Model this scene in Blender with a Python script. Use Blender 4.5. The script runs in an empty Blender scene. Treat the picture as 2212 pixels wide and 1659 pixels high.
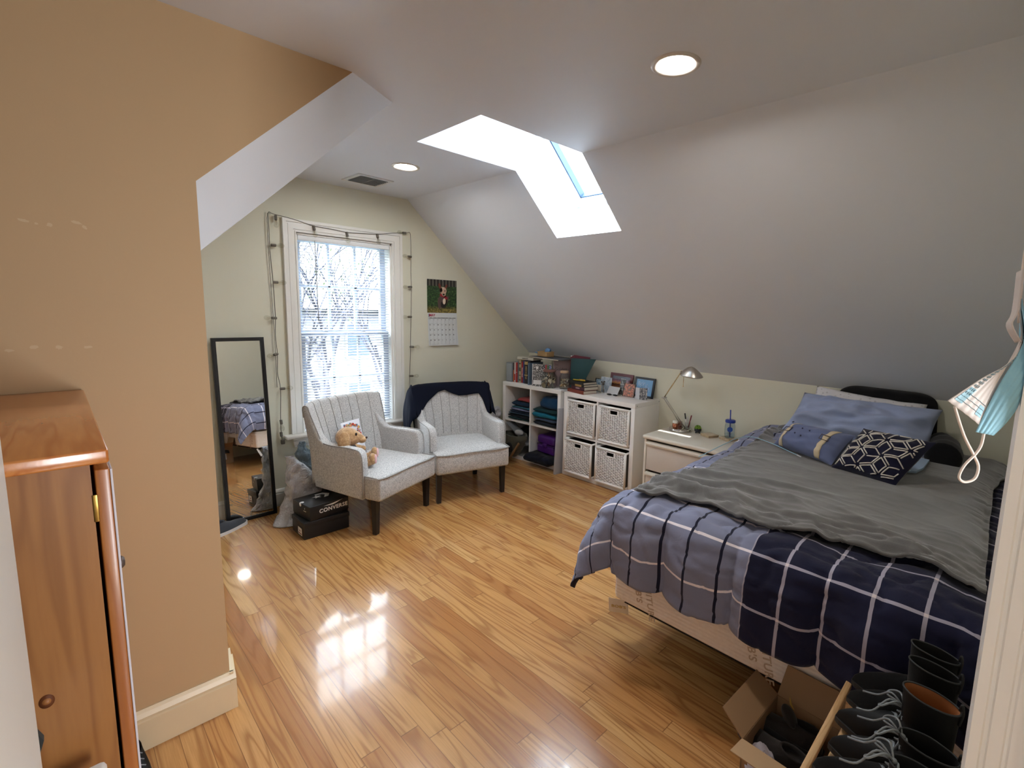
import bpy, bmesh, math, random
from mathutils import Vector, Matrix, noise as mnoise
PI = math.pi
random.seed(7)
SC = bpy.context.scene
COL = SC.collection
def rad(a): return a*PI/180

# ------------------------------------------------------------------ mesh builder
class MB:
    def __init__(s): s.v=[]; s.f=[]; s.mi=[]; s.sm=[]; s.uv={}
    def add(s, vs, fs, mat=0, smooth=False, M=None, uvs=None):
        n=len(s.v)
        for p in vs:
            p=Vector(p)
            s.v.append(M@p if M is not None else p)
        for f in fs:
            if uvs is not None: s.uv[len(s.f)]=[uvs[i] for i in f]
            s.f.append([n+i for i in f]); s.mi.append(mat); s.sm.append(smooth)
        return s
    def box(s,x0,x1,y0,y1,z0,z1,mat=0,M=None):
        v=[(x0,y0,z0),(x1,y0,z0),(x1,y1,z0),(x0,y1,z0),(x0,y0,z1),(x1,y0,z1),(x1,y1,z1),(x0,y1,z1)]
        return s.add(v,[(3,2,1,0),(4,5,6,7),(0,1,5,4),(1,2,6,5),(2,3,7,6),(3,0,4,7)],mat,False,M)
    def rbox(s,x0,x1,y0,y1,z0,z1,r=.005,mat=0,M=None,seg=2):
        bm=bmesh.new()
        bmesh.ops.create_cube(bm,size=1)
        for v in bm.verts: v.co=Vector(((x0+x1)/2+v.co.x*(x1-x0),(y0+y1)/2+v.co.y*(y1-y0),(z0+z1)/2+v.co.z*(z1-z0)))
        r=min(r,.49*min(abs(x1-x0),abs(y1-y0),abs(z1-z0)))
        bmesh.ops.bevel(bm,geom=list(bm.edges),offset=r,segments=seg,profile=.5,affect='EDGES')
        bm.verts.index_update()
        s.add([v.co.copy() for v in bm.verts],[[v.index for v in f.verts] for f in bm.faces],mat,seg>1,M)
        bm.free(); return s
    def frame(s,x0,x1,z0,z1,w,y0,y1,mat=0,M=None,wb=None,wt=None):   # picture-frame bars in the XZ plane
        wb=w if wb is None else wb; wt=w if wt is None else wt
        s.box(x0,x0+w,y0,y1,z0,z1,mat,M); s.box(x1-w,x1,y0,y1,z0,z1,mat,M)
        s.box(x0+w,x1-w,y0,y1,z0,z0+wb,mat,M); s.box(x0+w,x1-w,y0,y1,z1-wt,z1,mat,M); return s
    def tube(s,pts,r,seg=8,mat=0,caps=True,closed=False,M=None):
        pts=[Vector(p) for p in pts]; n=len(pts)
        rr=r if hasattr(r,'__len__') else [r]*n
        vs=[]; up=None
        for i,p in enumerate(pts):
            if closed: t=(pts[(i+1)%n]-pts[i-1])
            elif i==0: t=pts[1]-pts[0]
            elif i==n-1: t=pts[-1]-pts[-2]
            else: t=(pts[i+1]-p).normalized()+(p-pts[i-1]).normalized()
            if t.length<1e-9: t=Vector((0,0,1))
            t.normalize()
            if up is None:
                up=Vector((0,0,1)) if abs(t.z)<.9 else Vector((1,0,0))
            a=(up-t*up.dot(t))
            if a.length<1e-6: a=t.orthogonal()
            a.normalize(); up=a; b=t.cross(a)
            for k in range(seg):
                q=2*PI*k/seg; vs.append(p+(a*math.cos(q)+b*math.sin(q))*rr[i])
        fs=[]
        m=n if closed else n-1
        for i in range(m):
            j=(i+1)%n
            for k in range(seg):
                k2=(k+1)%seg; fs.append((i*seg+k,i*seg+k2,j*seg+k2,j*seg+k))
        if caps and not closed:
            fs.append(tuple(range(seg))[::-1]); fs.append(tuple((n-1)*seg+k for k in range(seg)))
        return s.add(vs,fs,mat,True,M)
    def lathe(s,prof,seg=24,mat=0,M=None,smooth=True,cap=True):
        vs=[];fs=[];n=len(prof)
        for r,z in prof:
            for k in range(seg):
                q=2*PI*k/seg; vs.append((r*math.cos(q),r*math.sin(q),z))
        for i in range(n-1):
            for k in range(seg):
                k2=(k+1)%seg; fs.append((i*seg+k,i*seg+k2,(i+1)*seg+k2,(i+1)*seg+k))
        if cap:
            fs.append(tuple(range(seg))[::-1]); fs.append(tuple((n-1)*seg+k for k in range(seg)))
        return s.add(vs,fs,mat,smooth,M)
    def prism(s,poly,z0,z1,mat=0,M=None,smooth=False):
        n=len(poly); vs=[(x,y,z0) for x,y in poly]+[(x,y,z1) for x,y in poly]
        fs=[tuple(range(n))[::-1],tuple(range(n,2*n))]+[(i,(i+1)%n,n+(i+1)%n,n+i) for i in range(n)]
        return s.add(vs,fs,mat,smooth,M)
    def grid(s,nu,nv,fn,mat=0,smooth=True,M=None,uvfn=None,wrapu=False):
        vs=[];uv=[]
        for i in range(nu+(0 if wrapu else 1)):
            for j in range(nv+1):
                u=i/nu; v=j/nv; vs.append(fn(u,v)); uv.append(uvfn(u,v) if uvfn else (u,v))
        fs=[]; w=nv+1; N=nu if wrapu else nu+1
        for i in range(nu):
            for j in range(nv):
                a=i*w+j; b=((i+1)%N)*w+j; fs.append((a,b,b+1,a+1))
        return s.add(vs,fs,mat,smooth,M,uvs=uv)
    def sphere(s,c,r,seg=16,rings=10,mat=0,M=None,fn=None):
        r=r if hasattr(r,'__len__') else (r,r,r)
        vs=[(c[0],c[1],c[2]+r[2])]; 
        for i in range(1,rings):
            t=PI*i/rings
            for k in range(seg):
                q=2*PI*k/seg; vs.append((c[0]+r[0]*math.sin(t)*math.cos(q),c[1]+r[1]*math.sin(t)*math.sin(q),c[2]+r[2]*math.cos(t)))
        vs.append((c[0],c[1],c[2]-r[2])); last=len(vs)-1
        fs=[(0,1+k,1+(k+1)%seg) for k in range(seg)]
        for i in range(rings-2):
            for k in range(seg):
                a=1+i*seg+k; b=1+i*seg+(k+1)%seg; fs.append((a,a+seg,b+seg,b))
        for k in range(seg): fs.append((last,1+(rings-2)*seg+(k+1)%seg,1+(rings-2)*seg+k))
        if fn: vs=[fn(Vector(p)) for p in vs]
        return s.add(vs,fs,mat,True,M)
    def quad(s,a,b,c,d,mat=0,M=None): return s.add([a,b,c,d],[(0,1,2,3)],mat,False,M,uvs=[(0,0),(1,0),(1,1),(0,1)])
    def text(s,txt,size,mat=0,M=None,ext=.0004,bold=0.0,spacing=1.0,align='CENTER'):
        cu=bpy.data.curves.new('t','FONT'); cu.body=txt; cu.size=size; cu.extrude=ext; cu.offset=bold
        cu.space_character=spacing; cu.align_x=align; cu.align_y='CENTER'; cu.resolution_u=3
        o=bpy.data.objects.new('t',cu); me=bpy.data.meshes.new_from_object(o)
        s.add([v.co.copy() for v in me.vertices],[list(p.vertices) for p in me.polygons],mat,False,M)
        bpy.data.meshes.remove(me); bpy.data.objects.remove(o); bpy.data.curves.remove(cu); return s
    def build(s,name,mats,parent=None,loc=(0,0,0),rotz=0,sub=0,solid=0,bevel=0,recalc=True):
        me=bpy.data.meshes.new(name)
        me.from_pydata([tuple(v) for v in s.v],[],s.f)
        if not hasattr(mats,'__len__'): mats=[mats]
        for m in mats: me.materials.append(m)
        me.polygons.foreach_set('material_index',s.mi); me.polygons.foreach_set('use_smooth',s.sm)
        if s.uv:
            ul=me.uv_layers.new(name='UVMap')
            for p in me.polygons:
                if p.index in s.uv:
                    for li,q in zip(p.loop_indices,s.uv[p.index]): ul.data[li].uv=q
        if recalc:
            bm=bmesh.new(); bm.from_mesh(me); bmesh.ops.recalc_face_normals(bm,faces=bm.faces); bm.to_mesh(me); bm.free()
        me.update()
        o=bpy.data.objects.new(name,me); COL.objects.link(o); o.location=loc; o.rotation_euler=(0,0,rotz)
        if parent is not None: o.parent=parent
        if bevel:
            m=o.modifiers.new('b','BEVEL'); m.width=bevel; m.segments=2; m.limit_method='ANGLE'
        if solid:
            m=o.modifiers.new('s','SOLIDIFY'); m.thickness=solid; m.offset=0
        if sub:
            m=o.modifiers.new('d','SUBSURF'); m.levels=sub; m.render_levels=sub
        return o
def thing(name,label,cat,loc=(0,0,0),rotz=0,group=None,rot=None):
    o=bpy.data.objects.new(name,None); COL.objects.link(o); o.location=loc
    o.rotation_euler=rot if rot is not None else (0,0,rotz); o.empty_display_size=.05
    o['label']=label; o['category']=cat
    if group: o['group']=group
    return o
def tag(o,label,cat,group=None,kind=None):
    o['label']=label; o['category']=cat
    if group: o['group']=group
    if kind: o['kind']=kind
    return o
def struct(o): o['kind']='structure'; return o
def dup(root,loc,rotz=None,label=None,name=None):
    r=root.copy(); COL.objects.link(r); r.location=loc
    if rotz is not None: r.rotation_euler=(0,0,rotz)
    if label: r['label']=label
    for ch in list(root.children):
        c=ch.copy(); COL.objects.link(c); c.parent=r
        for g in list(ch.children):
            d=g.copy(); COL.objects.link(d); d.parent=c
    return r
def T(x=0,y=0,z=0): return Matrix.Translation((x,y,z))
def RX(a): return Matrix.Rotation(rad(a),4,'X')
def RY(a): return Matrix.Rotation(rad(a),4,'Y')
def RZ(a): return Matrix.Rotation(rad(a),4,'Z')
def nz(p,sc=1.0,off=0.0): return mnoise.noise(Vector((p[0]*sc+off,p[1]*sc+off*1.7,p[2]*sc-off)))
def smooth_path(pts,n=6,closed=False):
    pts=[Vector(p) for p in pts]; out=[]; N=len(pts)
    rng=range(N if closed else N-1)
    for i in rng:
        p0=pts[(i-1)%N] if (closed or i>0) else pts[i]; p1=pts[i]; p2=pts[(i+1)%N]; p3=pts[(i+2)%N] if (closed or i+2<N) else p2
        for k in range(n):
            t=k/n; out.append(.5*((2*p1)+(-p0+p2)*t+(2*p0-5*p1+4*p2-p3)*t*t+(-p0+3*p1-3*p2+p3)*t**3))
    if not closed: out.append(pts[-1])
    return out
def lerp(a,b,t): return a+(b-a)*t
def sstep(a,b,x):
    t=max(0,min(1,(x-a)/(b-a))); return t*t*(3-2*t)

# ------------------------------------------------------------------ materials
def s2l(c):
    c=c/255; return c/12.92 if c<=.04045 else ((c+.055)/1.055)**2.4
def rgb(r,g,b): return (s2l(r),s2l(g),s2l(b),1)
class NT:
    def __init__(s,name):
        s.m=bpy.data.materials.new(name); s.m.use_nodes=True; s.t=s.m.node_tree; s.t.nodes.clear()
        s.out=s.n('ShaderNodeOutputMaterial'); s.b=s.n('ShaderNodeBsdfPrincipled'); s.l(s.b.outputs[0],s.out.inputs[0])
    def n(s,t,**k):
        x=s.t.nodes.new(t)
        for a,b in k.items(): setattr(x,a,b)
        return x
    def l(s,a,b): s.t.links.new(a,b)
    def inp(s,node,i,v):
        if hasattr(v,'is_output') or hasattr(v,'links'): s.l(v,node.inputs[i])
        else: node.inputs[i].default_value=v
    def math(s,op,a,b=0.0,c=None,clamp=False):
        x=s.n('ShaderNodeMath',operation=op); x.use_clamp=clamp; s.inp(x,0,a); s.inp(x,1,b)
        if c is not None: s.inp(x,2,c)
        return x.outputs[0]
    def mix(s,f,a,b,blend='MIX'):
        x=s.n('ShaderNodeMix',data_type='RGBA',blend_type=blend); s.inp(x,0,f); s.inp(x,6,a); s.inp(x,7,b); return x.outputs[2]
    def coord(s,kind='Object',scale=(1,1,1),rot=(0,0,0),loc=(0,0,0)):
        tc=s.n('ShaderNodeTexCoord'); mp=s.n('ShaderNodeMapping'); mp.inputs['Scale'].default_value=scale
        mp.inputs['Rotation'].default_value=rot; mp.inputs['Location'].default_value=loc
        s.l(tc.outputs[kind],mp.inputs[0]); return mp.outputs[0]
    def noise(s,vec,scale,detail=4,rough=.5,dist=0):
        x=s.n('ShaderNodeTexNoise'); s.l(vec,x.inputs['Vector']); x.inputs['Scale'].default_value=scale
        x.inputs['Detail'].default_value=detail; x.inputs['Roughness'].default_value=rough; x.inputs['Distortion'].default_value=dist
        return x.outputs['Fac']
    def ramp(s,fac,stops,interp='LINEAR'):
        x=s.n('ShaderNodeValToRGB'); x.color_ramp.interpolation=interp; e=x.color_ramp.elements
        while len(e)<len(stops): e.new(.5)
        for k,(p,c) in enumerate(stops): e[k].position=p; e[k].color=c
        s.inp(x,0,fac); return x.outputs[0]
    def bump(s,h,strength=.2,dist=.002):
        x=s.n('ShaderNodeBump'); x.inputs['Strength'].default_value=strength; x.inputs['Distance'].default_value=dist
        s.l(h,x.inputs['Height']); s.l(x.outputs[0],s.b.inputs['Normal'])
    def set(s,col=None,rough=None,metal=None,spec=None,coat=None,coatr=None,sheen=None,em=None,ems=None,trans=None,alpha=None,ior=None):
        for k,v in (('Base Color',col),('Roughness',rough),('Metallic',metal),('Specular IOR Level',spec),('Coat Weight',coat),('Coat Roughness',coatr),
                    ('Sheen Weight',sheen),('Emission Color',em),('Emission Strength',ems),('Transmission Weight',trans),('Alpha',alpha),('IOR',ior)):
            if v is not None: s.inp(s.b,k,v)
        return s
_MC={}
def plain(r,g,b,rough=.6,metal=0,var=.06,vs=30,bump=0,bs=200,spec=None,coat=None,sheen=None,name=None):
    key=(r,g,b,rough,metal,var,vs,bump,bs,spec,coat,sheen)
    if key in _MC: return _MC[key]
    t=NT(name or 'paint'); co=t.coord()
    nf=t.noise(co,vs,3)
    c=rgb(r,g,b); lo=tuple(x*(1-var) for x in c[:3])+(1,); hi=tuple(min(1,x*(1+var)) for x in c[:3])+(1,)
    t.set(col=t.mix(nf,lo,hi),rough=rough,metal=metal,spec=spec,coat=coat,sheen=sheen)
    if bump: t.bump(t.noise(co,bs,3),bump,.001)
    _MC[key]=t.m; return t.m
def wall_mat(name,r,g,b,rough=.55):
    t=NT(name); co=t.coord(); big=t.noise(co,1.3,3); fine=t.noise(co,160,3)
    c=rgb(r,g,b); lo=tuple(x*.96 for x in c[:3])+(1,); hi=tuple(min(1,x*1.04) for x in c[:3])+(1,)
    t.set(col=t.mix(big,lo,hi),rough=rough,spec=.3); t.bump(fine,.12,.0012); return t.m
def emit(name,r,g,b,s):
    t=NT(name); t.set(col=rgb(r,g,b),em=rgb(r,g,b),ems=s,rough=.5); return t.m
def glass_mat(name,tint=(1,1,1),refl=1.0,rough=0.0):
    t=NT(name); t.t.nodes.remove(t.b)
    tr=t.n('ShaderNodeBsdfTransparent'); tr.inputs[0].default_value=(*tint,1)
    gl=t.n('ShaderNodeBsdfGlossy'); gl.inputs['Roughness'].default_value=rough
    ge=t.n('ShaderNodeNewGeometry'); dp=t.n('ShaderNodeVectorMath',operation='DOT_PRODUCT'); t.l(ge.outputs['Normal'],dp.inputs[0]); t.l(ge.outputs['Incoming'],dp.inputs[1])
    k=t.math('POWER',t.math('SUBTRACT',1.0,t.math('ABSOLUTE',dp.outputs['Value']),clamp=True),5.0); fr=t.math('MULTIPLY_ADD',k,.96,.04); mx=t.n('ShaderNodeMixShader')
    t.l(t.math('MULTIPLY',fr,refl*.6,clamp=True),mx.inputs[0]); t.l(tr.outputs[0],mx.inputs[1]); t.l(gl.outputs[0],mx.inputs[2]); t.l(mx.outputs[0],t.out.inputs[0])
    return t.m
def fabric(name,r,g,b,var=.12,scale=900,rough=.9,bump=.3,sheen=.2,big=0,bigs=6):
    t=NT(name); co=t.coord(); n1=t.noise(co,scale,2); c=rgb(r,g,b)
    lo=tuple(x*(1-var) for x in c[:3])+(1,); hi=tuple(min(1,x*(1+var)) for x in c[:3])+(1,)
    col=t.mix(n1,lo,hi)
    if big: col=t.mix(t.math('MULTIPLY',t.noise(co,bigs,4,.6,.5),big),col,tuple(x*.55 for x in c[:3])+(1,))
    t.set(col=col,rough=rough,spec=.2,sheen=sheen); t.bump(t.noise(co,scale*.6,2),bump,.001); return t.m
def wood(name,c1,c2,c3,scale=1.0,axis='Z',rough=.35,coat=.2,knots=True):
    # long grain along axis
    t=NT(name); sc={'Z':(9,9,.7),'Y':(9,.7,9),'X':(.7,9,9)}[axis]; co=t.coord(scale=tuple(x*scale for x in sc))
    n=t.noise(co,1.3,3,.5,.4); w=t.math('SINE',t.math('MULTIPLY',n,46)); w=t.math('MULTIPLY_ADD',w,.5,.5)
    fine=t.noise(t.coord(scale=tuple(x*scale*6 for x in sc)),3,3)
    col=t.mix(t.math('POWER',w,2.5),rgb(*c1),rgb(*c2)); col=t.mix(t.math('MULTIPLY',fine,.35),col,rgb(*c3))
    t.set(col=col,rough=rough,coat=coat,coatr=.15); t.bump(fine,.08,.001); return t.m

def floor_material():
    t=NT('oak_strip_floor'); tc=t.n('ShaderNodeTexCoord'); sp=t.n('ShaderNodeSeparateXYZ'); t.l(tc.outputs['Object'],sp.inputs[0])
    x,y=sp.outputs[0],sp.outputs[1]; W=.0680; L=1.15
    row=t.math('FLOOR',t.math('DIVIDE',x,W))
    wn=t.n('ShaderNodeTexWhiteNoise',noise_dimensions='1D'); t.l(row,wn.inputs['W'])
    yy=t.math('ADD',t.math('DIVIDE',y,L),t.math('MULTIPLY',wn.outputs['Value'],7.3)); colm=t.math('FLOOR',yy)
    # irregular plank lengths
    cb=t.n('ShaderNodeCombineXYZ'); t.l(row,cb.inputs[0]); t.l(colm,cb.inputs[1])
    w2=t.n('ShaderNodeTexWhiteNoise',noise_dimensions='3D'); t.l(cb.outputs[0],w2.inputs['Vector'])
    pv=w2.outputs['Value']
    base=t.ramp(pv,[(0,rgb(168,112,62)),(.25,rgb(190,138,82)),(.5,rgb(202,153,94)),(.75,rgb(194,142,86)),(1,rgb(214,170,112))])
    # grain: offset per plank
    off=t.n('ShaderNodeCombineXYZ'); t.l(t.math('MULTIPLY',pv,37.0),off.inputs[0]); t.l(t.math('MULTIPLY',pv,91.0),off.inputs[1]); t.l(pv,off.inputs[2])
    va=t.n('ShaderNodeVectorMath',operation='ADD'); t.l(tc.outputs['Object'],va.inputs[0]); t.l(off.outputs[0],va.inputs[1])
    m1=t.n('ShaderNodeMapping'); m1.inputs['Scale'].default_value=(12,.85,1); t.l(va.outputs[0],m1.inputs[0])
    n1=t.noise(m1.outputs[0],1.0,1.6,.45,.3); rings=t.math('MULTIPLY_ADD',t.math('SINE',t.math('MULTIPLY',n1,58)),.5,.5)
    m2=t.n('ShaderNodeMapping'); m2.inputs['Scale'].default_value=(260,7,1); t.l(va.outputs[0],m2.inputs[0])
    n2=t.noise(m2.outputs[0],1.0,3,.6)
    col=t.mix(t.math('MULTIPLY',t.math('POWER',rings,3.2),.60),base,rgb(134,82,40))
    col=t.mix(t.math('MULTIPLY',t.math('POWER',n2,2.0),.75),col,rgb(128,82,42))
    fx=t.math('FRACT',t.math('DIVIDE',x,W)); ex=t.math('MINIMUM',fx,t.math('SUBTRACT',1.0,fx))
    fy=t.math('FRACT',yy); ey=t.math('MINIMUM',fy,t.math('SUBTRACT',1.0,fy))
    gx=t.math('LESS_THAN',ex,.016); gy=t.math('LESS_THAN',ey,.0016); gap=t.math('MAXIMUM',gx,gy)
    col=t.mix(t.math('MULTIPLY',gap,.6),col,rgb(88,52,26))
    t.set(col=col,rough=t.math('MULTIPLY_ADD',n2,.1,.2),spec=.5,coat=.5,coatr=.06)
    t.bump(t.math('SUBTRACT',t.math('MULTIPLY',n2,.15),gap),.15,.0008); return t.m
# ------------------------------------------------------------------ the room shell (metres; camera stands in the doorway at x=0 y=0)
CZ=2.387; WY=3.91; KX=3.59; KZ=1.041; SX=2.175; PY=2.0
M_cream=wall_mat('cream_wall_paint',214,213,196)
M_tan=wall_mat('tan_wall',184,155,119)  # tan, warmer and darker than the cream walls
M_white=wall_mat('ceiling_paint',212,216,223)
M_trim=plain(226,226,222,rough=.35,var=.02,name='trim_white')
M_creamtrim_warm=plain(210,192,160,rough=.35,var=.02,name='trim_cream_warmed')  # cream trim darkened, the warm light on the baseboards put into its colour
SK0,SK1,SKX=1.955,2.53,1.465      # skylight opening
LX0,LX1=-.0,3.45
def slope_z(x): return CZ+(x-SX)*(KZ-CZ)/(KX-SX)
# floor
o=MB().box(-1.4,KX+.1,-1.7,WY+.12,-.06,0).build('floor',floor_material()); struct(o)
# ceiling with the skylight hole
m=MB(); T1=CZ+.05
for a in ((-1.4,SX,-1.7,SK0),(-1.4,SX,SK1,WY+.1),(-1.4,SKX,SK0,SK1)): m.box(a[0],a[1],a[2],a[3],CZ,T1)
struct(m.build('ceiling',M_white))
# right slope with hole
SLX=2.572
m=MB()
def slab(m,x0,x1,y0,y1,th=.05):
    z0,z1=slope_z(x0),slope_z(x1); d=(.7*th,0,.71*th)
    a=[(x0,y0,z0),(x1,y0,z1),(x1,y1,z1),(x0,y1,z0)]; b=[(p[0]+d[0],p[1],p[2]+d[2]) for p in a]
    m.add(a+b,[(0,1,2,3),(7,6,5,4),(0,4,5,1),(1,5,6,2),(2,6,7,3),(3,7,4,0)])
slab(m,SX,KX+.04,-1.7,SK0); slab(m,SX,KX+.04,SK1,WY+.1); slab(m,SLX,KX+.04,SK0,SK1)
struct(m.build('ceiling_slope',M_white))
# skylight shaft: side walls, end walls, roof deck; glass plane parallel to the slope
def gz(x): return 2.288+(2.808-x)*.9485
GX0,GX1=1.80,2.800
m=MB()
for Y,s in ((SK1-.002,1),(SK0+.002,-1)):
    y0,y1=(Y,Y+.02*s)
    prof=[(SKX,CZ+.001),(SX,CZ+.001),(SLX,slope_z(SLX)+.001),(2.87,gz(2.87)),(SKX,gz(SKX))]
    prof2=[(x,z) for x,z in prof]
    n=len(prof)
    m.add([(x,y0,z) for x,z in prof]+[(x,y1,z) for x,z in prof],[tuple(range(n)),tuple(range(n,2*n))[::-1]]+[(i,(i+1)%n,n+(i+1)%n,n+i) for i in range(n)])
m.box(SKX-.02,SKX+.002,SK0,SK1,CZ+.001,gz(SKX))
m.add([(SLX-.002,SK0,slope_z(SLX)+.002),(SLX-.002,SK1,slope_z(SLX)+.002),(2.81,SK1,gz(2.81)),(2.81,SK0,gz(2.81)),(SLX+.05,SK0,slope_z(SLX+.05)),(SLX+.05,SK1,slope_z(SLX+.05)),(2.87,SK1,gz(2.87)),(2.87,SK0,gz(2.87))],
      [(0,1,2,3),(4,7,6,5),(0,4,5,1),(3,2,6,7)])
m.add([(SKX,SK0,gz(SKX)),(SKX,SK1,gz(SKX)),(GX0,SK1,gz(GX0)),(GX0,SK0,gz(GX0)),(SKX,SK0,gz(SKX)+.05),(SKX,SK1,gz(SKX)+.05),(GX0,SK1,gz(GX0)+.05),(GX0,SK0,gz(GX0)+.05)],
      [(0,1,2,3),(7,6,5,4),(0,4,5,1),(1,5,6,2),(2,6,7,3),(3,7,4,0)])
struct(m.build('wall_skylight',plain(214,218,224,rough=.6,var=.01,name='shaft_paint')))
# skylight window: two-step frame + pane
sk=bpy.data.objects.new('window_2',None); COL.objects.link(sk); sk['kind']='structure'
L=math.hypot(GX1-GX0,gz(GX0)-gz(GX1)); ang=math.atan2(gz(GX0)-gz(GX1),GX1-GX0)
sk.location=(GX1,SK0,gz(GX1)); sk.rotation_euler=(0,ang,0)   # local -X runs up the roof
m=MB(); wd=SK1-SK0
def skf(m,w,z0,z1):
    m.box(-L,0,0,w,z0,z1); m.box(-L,0,wd-w,wd,z0,z1); m.box(-L,-L+w,w,wd-w,z0,z1); m.box(-w,0,w,wd-w,z0,z1)
skf(m,.018,-.06,.0); skf(m,.032,-.03,.03)
md_=MB(); skf(md_,.042,.0,.05); md_.build('gasket',plain(40,66,92,rough=.5),sk)
m.build('window_frame',plain(225,232,238,rough=.4,var=.01,name='skylight_frame'),sk)
MB().box(-L+.03,-.03,.03,wd-.03,.03,.036).build('glass_pane',glass_mat('skylight_glass',(.97,.99,1)),sk)
# back wall (window wall): polygon with window hole, split in boxes
WX0,WX1,WZ0,WZ1=1.285,2.020,.515,2.005     # rough opening
m=MB()
m.box(-1.4,WX0,WY,WY+.12,0,CZ); m.box(WX1,KX+.1,WY,WY+.12,0,CZ); m.box(WX0,WX1,WY,WY+.12,0,WZ0); m.box(WX0,WX1,WY,WY+.12,WZ1,CZ)
struct(m.build('wall_back',M_cream))
struct(MB().box(KX,KX+.1,-1.7,WY+.1,0,KZ+.03).build('wall_right',M_cream))
# tan partition at left with a cut-back corner under the left roof slope
prt=[(-1.4,0),(.366,0),(.366,1.882),(.888,CZ),(-1.4,CZ)]
m=MB(); bk=[(-1.4,0),(.39,0),(.39,1.675),(1.125,CZ),(-1.4,CZ)]
n=5; m.add([(x,PY,z) for x,z in prt]+[(x,2.145,z) for x,z in bk],[tuple(range(n)),tuple(range(n,2*n))[::-1],(0,1,6,5),(4,0,5,9)],0)
m.add([(x,PY,z) for x,z in prt]+[(x,2.145,z) for x,z in bk],[(2,3,8,7),(1,2,7,6),(3,4,9,8)],1)
rn=random.Random(8)
for cx,cz,rx,rz,rt in ((-.026,1.702,.011,.004,-12),(-.002,1.697,.004,.003,0),(.023,1.697,.006,.005,0),(.078,1.711,.011,.004,-18),(.093,1.700,.007,.004,-40),(-.08,1.351,.009,.004,0),(-.034,1.359,.010,.005,10),(.016,1.357,.007,.006,0),(.075,1.355,.009,.004,0)):
    P=[]
    for i in range(14):
        a=2*PI*i/14; k=1+rn.uniform(-.25,.25); x=rx*k*math.cos(a); z=rz*k*math.sin(a); P.append((cx+x*math.cos(rad(rt))-z*math.sin(rad(rt)),PY-.0004,cz+x*math.sin(rad(rt))+z*math.cos(rad(rt))))
    m.add(P,[tuple(range(14))[::-1]],2)
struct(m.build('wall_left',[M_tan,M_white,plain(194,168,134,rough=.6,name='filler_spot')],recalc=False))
# left roof slope beyond the partition and its low knee wall
m=MB(); a=(1.125,2.145,CZ); b=(1.312,WY+.1,CZ); dz=CZ-1.0; 
p=[a,b,(b[0]-dz*1.03,b[1],1.0),(a[0]-dz*1.03,a[1],1.0)]
m.add(p+[(q[0]-.04,q[1],q[2]+.04) for q in p],[(0,1,2,3),(7,6,5,4),(0,4,5,1),(1,5,6,2),(2,6,7,3),(3,7,4,0)])
struct(m.build('ceiling_slope_left',M_white))
m=MB(); m.add([(-.304,2.145,0),(-.117,WY+.1,0),(-.117,WY+.1,1.02),(-.304,2.145,1.02),(-.4,2.145,0),(-.22,WY+.1,0),(-.22,WY+.1,1.02),(-.4,2.145,1.02)],
  [(0,1,2,3),(7,6,5,4),(0,4,5,1),(1,5,6,2),(2,6,7,3),(3,7,4,0)])
struct(m.build('wall_left_knee',M_cream))
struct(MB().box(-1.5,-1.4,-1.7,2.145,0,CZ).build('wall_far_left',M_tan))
# front wall with the doorway the camera stands in, and the hall behind it
m=MB(); m.box(.83,KX+.1,-.14,-.02,0,CZ); m.box(-1.4,-.13,-.14,-.02,0,CZ); m.box(-.13,.83,-.14,-.02,2.10,CZ)
struct(m.build('wall_front',M_cream))
struct(MB().box(-1.4,KX+.1,-1.8,-1.7,0,CZ).build('wall_hall',M_cream))
# door casing (right side of the doorway) with moulded jamb
m=MB()
def casing(m,x,s):   # profile in XY extruded up
    pr=[(0,.0),(0,-.052),(.012,-.052),(.012,-.094),(0,-.094),(0,-.16),(.02,-.16),(.02,-.0),(.085,-.019),(.085,-.004),(.07,.004),(.03,.006),(.02,.002),(.004,.002)]
    pr=[(0,.002),(0,-.009),(.004,-.011),(.004,-.015),(0,-.017),(0,-.030),(.003,-.032),(.003,-.035),(0,-.037),(0,-.052),(-.012,-.052),(-.012,-.094),(0,-.094),(0,-.165),(.018,-.165),(.018,-.02),(.086,-.02),(.086,-.002),(.074,.003),(.03,.006),(.012,.004)]
    m.prism([(x+s*px,py) for px,py in pr],0,2.10)
casing(m,.812,1); casing(m,-.112,-1)
m.box(-.2,.9,-.02,.003,2.10,2.17); m.box(-.112,.812,-.165,-.02,2.085,2.10)
struct(m.build('trim_1',plain(238,237,234,rough=.3,var=.02,name='casing_paint')))
# open door leaf on the left
d=bpy.data.objects.new('door_1',None); COL.objects.link(d); d['kind']='structure'; d.location=(-.044,.0,0)
m=MB(); m.rbox(-.036,0,.005,.76,.012,2.07,.002)
m.build('door_panel',plain(222,222,218,rough=.35,var=.01,name='door_paint'),d)
m=MB(); m.lathe([(.0,0),(.03,0),(.03,.006),(.011,.01),(.011,.04),(.026,.05),(.029,.062),(.02,.078),(0,.08)],20,M=T(-.036,.70,.95)@RY(-90))
m.build('door_handle',plain(150,140,120,rough=.25,metal=1,name='brass'),d)
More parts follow.
